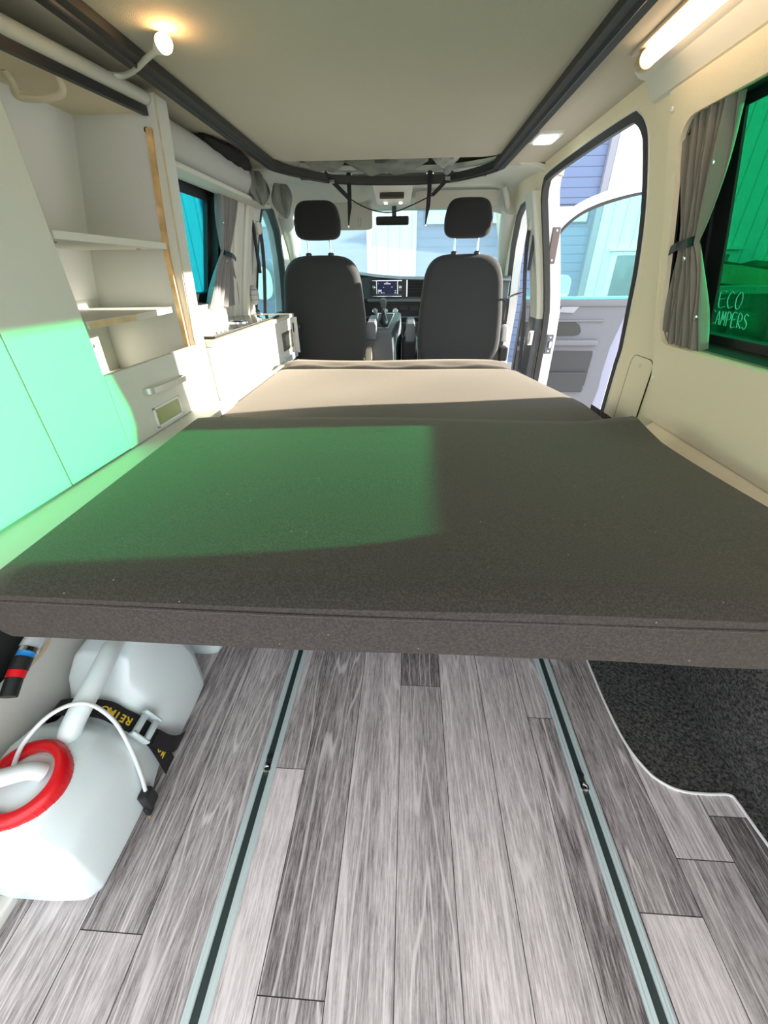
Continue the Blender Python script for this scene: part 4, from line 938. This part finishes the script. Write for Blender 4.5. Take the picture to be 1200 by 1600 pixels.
for x in (-.275, -.076):
    MB().lathe([(.012, 0), (.012, .008), (.009, .010), (.002, .010)], (x, 3.432, .800), (0, -1, 0), 20).build('volume_knob', CHROME, ra, smooth=True)
    for z in (.765, .825): MB().box((x-.014, 3.429, z-.009), (x+.014, 3.433, z+.009), .002).build('button', DGREY, ra)
# steering wheel
sw_ = thing('steering_wheel', (-.55, 3.2, .75), 'black steering wheel mostly hidden by the left front seat', 'steering wheel')
b = MB(); ce = Vector((-.545, 3.20, .80)); axw = Vector((0, -1, .45)).normalized(); q = Vector((0, 0, 1)).rotation_difference(axw)
b.tube([ce+q @ Vector((.185*math.cos(a), .185*math.sin(a), 0)) for a in [i*math.pi/20 for i in range(41)]], .016, 10); b.build('rim', BLACK, sw_, smooth=True)
MB().lathe([(.06, -.02), (.065, .0), (.05, .02), (.01, .03)], ce, axw, 24).build('hub', BLACK, sw_, smooth=True)
for a in (0, math.pi, -math.pi/2): MB().tube([ce+q @ Vector((.05*math.cos(a), .05*math.sin(a), 0)), ce+q @ Vector((.18*math.cos(a), .18*math.sin(a), 0))], .016, 8).build('spoke', BLACK, sw_)
MB().tube([ce, (-.545, 3.46, .66)], .03, 12).build('column', BLACK, sw_)
# console with gear lever
co = thing('gear_console', (-.16, 3.0, 0), 'grey gear lever console standing between the front seats', 'console')
b = MB(); b.loft([[(-.262, 2.955, -.12), (-.085, 2.955, -.12), (-.06, 3.48, -.12), (-.27, 3.48, -.12)], [(-.250, 2.955, .40), (-.110, 2.955, .40), (-.06, 3.40, .50), (-.27, 3.40, .50)], [(-.242, 2.960, .545), (-.122, 2.960, .545), (-.062, 3.14, .645), (-.245, 3.14, .645)], [(-.240, 2.975, .552), (-.128, 2.975, .552), (-.075, 3.13, .652), (-.24, 3.13, .652)]])
b.build('body', mat('slate console plastic', (.12, .135, .145), .5), co, smooth=True, angle=.5)
MB().box((-.02, -.06, 0), (.02, .06, .004)).build('x', BLACK) and bpy.data.objects.remove(bpy.data.objects['x'])
b = MB(); b.loft([[(-.228, 2.990, .563), (-.145, 2.990, .563), (-.105, 3.115, .645), (-.225, 3.115, .645)], [(-.228, 2.988, .567), (-.145, 2.988, .567), (-.105, 3.113, .649), (-.225, 3.113, .649)]]); b.build('gate_frame', CHROME, co)
b = MB(); b.loft([[(-.222, 2.996, .570), (-.150, 2.996, .570), (-.112, 3.108, .644), (-.220, 3.108, .644)], [(-.222, 2.994, .573), (-.150, 2.994, .573), (-.112, 3.106, .648), (-.220, 3.106, .648)]]); b.build('gate_plate', BLACK, co)
gl_ = thing('gear_lever', (-.175, 3.03, .6), 'black gear lever with leather gaiter on the console', 'gear lever')
b = MB(); secs = []
for k in range(9):
    z = .585+.09*k/8; r = .034-.020*(k/8)**.7; secs.append([(-.178+r*(1+.12*math.sin(4*a+k))*math.cos(a), 3.04+r*(1+.12*math.sin(4*a+k))*math.sin(a), z) for a in [i*math.pi/12 for i in range(24)]])
b.loft(secs); b.build('gaiter', BLACK, gl_, smooth=True)
MB().tube([(-.178, 3.04, .67), (-.180, 3.03, .70)], .009, 10).build('shaft', CHROME, gl_)
MB().lathe([(.012, -.03), (.018, -.02), (.023, 0), (.024, .015), (.018, .028), (.006, .034)], (-.180, 3.025, .715), (0, -.15, 1), 20).build('knob', mat('worn knob', (.09, .10, .10), .35), gl_, smooth=True)
# cup tray and cable right of console
cpb = MB().box((-.052, 3.10, -.12), (.065, 3.45, .50), .02, 3).build('centre_storage', mat('dark storage', (.02, .022, .026), .6), smooth=True); tag(cpb, 'dark storage bin between console and right front seat', 'storage bin')
tag(MB().tube(spline([(-.04, 3.08, .505), (-.03, 3.06, .56), (0.0, 3.07, .61), (.02, 3.1, .55)], 6), .006, 8).build('brake_lever', BLACK, smooth=True), 'dark curved lever or cable loop beside the storage bin', 'lever')

# ---------------------------------------------------------------- mirror, overhead console, visors, A-pillar handle
mi = thing('rear_view_mirror', (-.12, 3.2, 1.2), 'interior rear view mirror hanging at the top of the windscreen', 'mirror')
MB().box((-.232, 3.150, 1.160), (-.018, 3.172, 1.208), .010, 4).build('housing', BLACK, mi, smooth=True)
MB().box((-.226, 3.1485, 1.166), (-.024, 3.1505, 1.202), .001).build('mirror_glass', mat('mirror glass', (.05, .055, .06), .05, .9), mi)
MB().box((-.222, 3.1475, 1.168), (-.190, 3.149, 1.200), .001).build('reflection_tab', WHITEP, mi) if False else None
MB().box((-.128, 3.165, 1.200), (-.100, 3.20, 1.262), .004).build('stalk', BLACK, mi)
oc = thing('overhead_console', (-.115, 2.97, 1.3), 'cream overhead console with small dark display above the mirror', 'console')
b = MB(); b.loft([[(-.232, 2.86, 1.350), (.008, 2.86, 1.350), (.008, 2.95, 1.36), (-.232, 2.95, 1.36)], [(-.228, 2.90, 1.322), (.004, 2.90, 1.322), (.004, 3.05, 1.34), (-.228, 3.05, 1.34)], [(-.212, 2.99, 1.258), (-.012, 2.99, 1.258), (-.012, 3.12, 1.262), (-.212, 3.12, 1.262)]]); b.build('housing', CREAM2, oc, smooth=True, angle=.5)
Md = Matrix.Translation((-.119, 2.936, 1.294)) @ Matrix.Rotation(math.radians(-35), 4, 'X')
MB().box((-.072, -.006, -.030), (.072, .008, .026), .006, 3, M=Md).build('display', mat('dark tinted display', (.045, .04, .035), .3), oc, smooth=True)
for dx in (-.05, .04): MB().box((-.119+dx, 2.985, 1.252), (-.119+dx+.02, 3.02, 1.258), .002).build('map_light', mat('map light lens', (.9, .9, .85), .4, emit=(1, .95, .85), estr=2.5), oc)
def visor(x0, x1, z0, z1, y0, y1, label):
    t = thing('sun_visor', ((x0+x1)/2, y0, z1), label, 'sun visor', 'sun visors')
    b = MB(); b.loft([[(x0+(x1-x0)*u, y1+(y0-y1)*v+d, z1+(z0-z1)*v) for u, v in rrect(0, 0, 1, 1, .09)] for d in (0, .004, .016, .020)]); b.build('pad', mat('visor vinyl', (.50, .48, .40), .7), t, smooth=True, angle=.6)
    return t
v1 = visor(-.74, -.262, 1.142, 1.285, 3.20, 3.22, 'left sun visor folded down behind the left headrest')
MB().tube([(-.275, 3.205, 1.29), (-.275, 3.205, 1.262)], .014, 10).build('clip', CHROME, v1)
b = MB(); b.tube([(-.352, 3.197, 1.205), (-.352, 3.197, 1.16), (-.335, 3.197, 1.16), (-.335, 3.197, 1.205)], .0012, 5); b.build('ticket_slot', GREYP, v1)
v2 = visor(.02, .535, 1.245, 1.325, 3.16, 3.10, 'right sun visor folded up above the windscreen')
for s_, l in ((1, 'cream grab handle on the right windscreen pillar'),):
    t = MB(); t.tube(spline([(.548, 3.02, 1.325), (.565, 3.03, 1.288), (.595, 3.10, 1.25), (.625, 3.17, 1.225)], 6), [.016]*19, 12)
    tag(t.build('pillar_handle', CREAM2, smooth=True), l, 'handle')

# ---------------------------------------------------------------- open passenger door
YD = 3.30
pd = thing('passenger_door', (.82, YD, .3), 'open passenger door swung out beyond the side door opening, grey inner trim', 'car door')
def yprism(poly, y0, y1, nm, m, par=None, sm=False): return MB().prism([(x, y0, z) for x, z in poly], (0, y1-y0, 0)).build(nm, m, par or pd, smooth=sm, angle=.5)
yprism([(.84, -.15), (1.70, -.15), (1.70, -.09), (1.72, .15), (1.74, .33), (1.76, .462), (1.77, .62), (1.77, .735), (.84, .735)], YD+.02, YD+.09, 'outer_skin', PAINT)
yprism([(.84, -.13), (1.51, -.13), (1.535, .08), (1.530, .20), (1.538, .39), (1.585, .62), (1.590, .70), (1.588, .718), (.84, .718)], YD, YD+.03, 'inner_trim', LGREY)
yprism([(1.51, -.13), (1.70, -.13), (1.60, -.087), (1.600, .2), (1.606, .40), (1.63, .56), (1.64, .70), (1.588, .718), (1.585, .62), (1.538, .39), (1.530, .20), (1.535, .08)], YD+.008, YD+.03, 'door_edge', mat('lavender grey jamb', (.26, .27, .36), .35), pd)
MB().box((.84, YD-.012, .672), (1.59, YD+.01, .718), .006, 3).build('sill', LGREY, pd, smooth=True)
yprism([(.84, .571), (1.235, .571), (1.27, .55), (1.293, .505), (1.28, .482), (1.25, .475), (.84, .470)], YD-.006, YD-.003, 'arm_recess', mat('dark olive recess', (.04, .042, .038), .7))
MB().box((.84, YD-.035, .405), (1.43, YD+.005, .450), .015, 4).build('armrest', LGREY, pd, smooth=True)
MB().box((.84, YD-.012, .571), (1.44, YD+.005, .585), .004).build('trim_step', LGREY, pd)
yprism([(.84, .372), (1.414, .366), (1.420, .34), (1.413, .11), (1.29, .065), (1.25, .06), (.84, .10)], YD-.006, YD-.003, 'pocket_recess', DGREY)
MB().box((.84, YD-.03, .06), (1.40, YD-.004, .215), .01).build('pocket_lip', DGREY, pd)
yprism([(1.095, .636), (1.112, .672), (1.235, .672), (1.205, .632)], YD-.014, YD-.001, 'handle_bowl', mat('bright handle bowl', (.28, .29, .32), .4))
yprism([(1.01, .663), (1.065, .669), (1.04, .604), (1.01, .604)], YD-.008, YD-.001, 'speaker_corner', DGREY)
top = spline([(.86, YD, .95), (.94, YD, 1.09), (1.00, YD, 1.175), (1.09, YD, 1.243), (1.20, YD, 1.290), (1.35, YD, 1.328), (1.50, YD, 1.350), (1.64, YD, 1.34), (1.72, YD, 1.25), (1.74, YD, 1.0), (1.75, YD, .73)], 6)
MB().tube(top, .01, flat=(.05, .045), up=(0, 1, 0)).build('window_frame', PAINT, pd, smooth=True, angle=.6)
MB().tube([p+(Vector((1.3, YD-.01, .95))-p).normalized()*.034+Vector((0, -.008, 0)) for p in top], .01, flat=(.022, .018), up=(0, 1, 0)).build('window_seal', SEAL, pd, smooth=True, angle=.6)
MB().prism([(.85, YD+.01, .71)]+[(p.x, YD+.01, p.z) for p in top[::3]]+[(1.75, YD+.01, .71)], (0, .004, 0)).build('window_glass', G_TEAL, pd)
wm = thing('wing_mirror', (1.13, 3.6, .79), 'white rounded wing mirror outside the passenger door glass', 'mirror')
b = MB(); b.loft([[(1.04+(1.235-1.04)*u, 3.56+d, .705+.165*v) for u, v in rrect(.0+s_, s_, 1-s_, 1-s_, .3-s_*.5)] for d, s_ in ((0, .0), (.05, 0), (.09, .08), (.11, .2))]); b.build('housing', PAINT, wm, smooth=True, angle=.6)
b = MB(); b.loft([[(1.04+(1.235-1.04)*u, 3.557+d, .705+.165*v) for u, v in rrect(.06, .06, .94, .94, .26)] for d in (0, .004)]); b.build('mirror_glass', mat('bright mirror glass', (.75, .85, .85), .08, .8), wm)
MB().box((1.00, 3.385, .735), (1.08, 3.62, .775), .01).build('arm', BLACK, wm)
wl = thing('wing_mirror', (-1.15, 3.6, .8), 'dark rounded wing mirror seen through the left cab window', 'mirror')
b = MB(); b.loft([[(-1.29+.19*u, 3.60+d, .70+.26*v) for u, v in rrect(.0+s_, s_, 1-s_, 1-s_, .4-s_*.5)] for d, s_ in ((0, .0), (.05, 0), (.09, .08), (.11, .2))]); b.build('housing', mat('dark green grey shell', (.12, .17, .17), .4), wl, smooth=True, angle=.6)
MB().box((-1.13, 3.62, .74), (-.995, 3.68, .79), .01).build('arm', BLACK, wl)
b = MB(); b.loft([[(-1.29+.19*u, 3.597+d, .70+.26*v) for u, v in rrect(.06, .06, .94, .94, .34)] for d in (0, .004)]); b.build('mirror_glass', mat('bright mirror glass', (.75, .85, .85), .08, .8), wl)

# ---------------------------------------------------------------- outside: yard and industrial building
gm = mat('yard concrete', (.34, .34, .33), .9, var=.15, vscale=2)
gq = MB().box((-25, -12, -.62), (25, 30, -.60)).build('ground', gm); struct(gq)
YF = 8.0
def slat_mat(name, col, pitch, axis, depth=.45, w=.09):
    m = mat(name, col, .55); n = m.node_tree.nodes; l = m.node_tree.links; b = n['Principled BSDF']
    tc = n.new('ShaderNodeTexCoord'); sx = n.new('ShaderNodeSeparateXYZ'); l.new(tc.outputs['Object'], sx.inputs[0])
    d = n.new('ShaderNodeMath'); d.operation = 'DIVIDE'; d.inputs[1].default_value = pitch; l.new(sx.outputs[axis], d.inputs[0])
    fr = n.new('ShaderNodeMath'); fr.operation = 'FRACT'; l.new(d.outputs[0], fr.inputs[0])
    lt_ = n.new('ShaderNodeMath'); lt_.operation = 'LESS_THAN'; lt_.inputs[1].default_value = w; l.new(fr.outputs[0], lt_.inputs[0])
    x = n.new('ShaderNodeMix'); x.data_type = 'RGBA'; x.inputs[6].default_value = (*col, 1); x.inputs[7].default_value = (*[c*depth for c in col], 1)
    l.new(lt_.outputs[0], x.inputs[0]); l.new(x.outputs[2], b.inputs['Base Color']); return m
BLUE = slat_mat('blue sectional door panels', (.135, .19, .32), .125, 2)
CORR = slat_mat('white vertical cladding', (.70, .74, .76), .20, 0, .62, .10)
struct(MB().box((-16, YF+.15, -.6), (16, YF+.5, 7)).build('wall_building', CORR))
def pier(x0, x1, label):
    o = MB().box((x0, YF, -.6), (x1, YF+.149, 6.5), .01).build('cladding_pier', CORR); return tag(o, label, 'wall cladding', 'white cladding piers of the building')
pier(-.649, .09, 'white ribbed cladding pier seen straight ahead through the windscreen')
pier(3.04, 7.2, 'wide white ribbed cladding seen through the open side door')
pier(-4.3, -3.52, 'white cladding pier seen through the left cyan window')
for x, l in ((-.70, 'thin white post at the left edge of the pier ahead'), (2.98, 'grey strip painting the corner shading between blue door and cladding on the right')):
    tag(MB().box((x-.05, YF-.02, -.6), (x+.05, YF+.145, 6.5), .01).build('corner_strip', WHITEP if x < 0 else mat('grey corner shading', (.26, .27, .31), .5)), l, 'post')  # right strip carries the corner's shading in its grey; left one is plain white
def garage(x0, x1, zt, wins, label):
    t = thing('garage_door', ((x0+x1)/2, YF+.1, -.6), label, 'garage door', 'blue sectional garage doors')
    MB().box((x0, YF+.06, -.6), (x1, YF+.13, zt)).build('panel', BLUE, t)
    for (a, c) in wins:
        f = MB().box((a, YF+.045, 1.54), (c, YF+.062, 1.80), .02).build('window_frame', mat('dark window gasket', (.08, .10, .14), .5), t)
        MB().box((a+.03, YF+.038, 1.57), (c-.03, YF+.047, 1.77), .01).build('window_pane', mat('pale reflecting pane', (.62, .72, .78), .15), f)
        MB().lathe([(.07, 0), (.07, .003)], ((a+c)/2+.1, YF+.038, 1.66), (0, -1, 0), 20).build('reflection', mat('dim pane shape', (.36, .42, .5), .3), f) if False else None
    return t
garage(.092, 2.928, 4.6, [(.20, .90), (1.30, 1.95), (2.12, 2.86)], 'right blue slatted garage door with a row of windows')
garage(-3.518, -.752, 4.6, [(-3.35, -3.0), (-2.6, -2.2), (-1.7, -1.1)], 'left blue slatted garage door behind the left front seat')
garage(-8.0, -4.302, 4.6, [(-7, -6.2), (-5.6, -4.9)], 'far left blue slatted garage door seen through the cyan window')
wn = thing('office_window', (3.9, YF, .7), 'dark teal window with white lintel in the right white cladding', 'window')
MB().box((3.34, YF-.05, .05), (5.3, YF-.001, 1.16), .01).build('frame', WHITEP, wn); MB().box((3.42, YF-.06, .12), (5.2, YF-.051, 1.10), .003).build('pane', mat('dark teal pane', (.12, .20, .21), .08), wn)
MB().box((3.28, YF-.10, 1.161), (5.35, YF-.001, 1.20), .005).build('lintel', WHITEP, wn)
# things beyond the green window
hedge = mat('dark hedge leaves', (.03, .06, .02), .9, var=.6, vscale=6)
b = MB(); secs = []
for k in range(25):
    x = 4.15+.22*k; secs.append([(x, 6.8+.06*math.sin(k*1.7), -.6), (x, 6.72+.06*math.sin(k*2.3), .2), (x, 6.8, .95+.03*math.sin(k*1.3)), (x, 7.4, .98+.03*math.sin(k*2.9)), (x, 7.5, -.6)])
b.loft(secs); tag(b.build('hedge', hedge, smooth=True), 'dark clipped hedge beyond the green window', 'hedge')
sk = thing('skip_container', (4.4, 5.6, -.6), 'dark green metal skip with rim rail beyond the green window', 'skip')
DG = mat('dark green steel', (.05, .09, .07), .5)
MB().loft([[(3.5, 5.25, -.6), (5.6, 5.25, -.6), (5.6, 6.3, -.6), (3.5, 6.3, -.6)], [(3.35, 5.1, .66), (5.8, 5.1, .66), (5.8, 6.4, .66), (3.35, 6.4, .66)]]).build('tub', DG, sk)
MB().box((3.3, 5.05, .661), (5.85, 5.16, .74), .01).build('rim', mat('green rim steel', (.16, .26, .2), .4), sk)
for k in range(5): MB().box((3.6+.45*k, 5.08, -.5), (3.67+.45*k, 5.24, .655)).build('rib', DG, sk)
tag(MB().prism([(3.75, 5.6, .745), (4.35, 5.6, .67), (4.30, 5.6, .86), (3.85, 5.6, .93)], (0, .5, .03)).build('cardboard_sheet', mat('cardboard', (.42, .36, .2), .8)), 'tilted cardboard sheet lying on the green skip', 'cardboard')
tag(MB().prism([(3.80, 3.75, -.6), (5.2, 3.75, -.6), (5.2, 3.75, .60), (4.05, 3.75, .60), (3.86, 3.75, .36)], (0, .7, 0)).build('pallet_stack', mat('wrapped pale load', (.55, .60, .58), .5, var=.3, vscale=3)), 'pale wrapped stack beyond the green window at the right edge', 'stack')
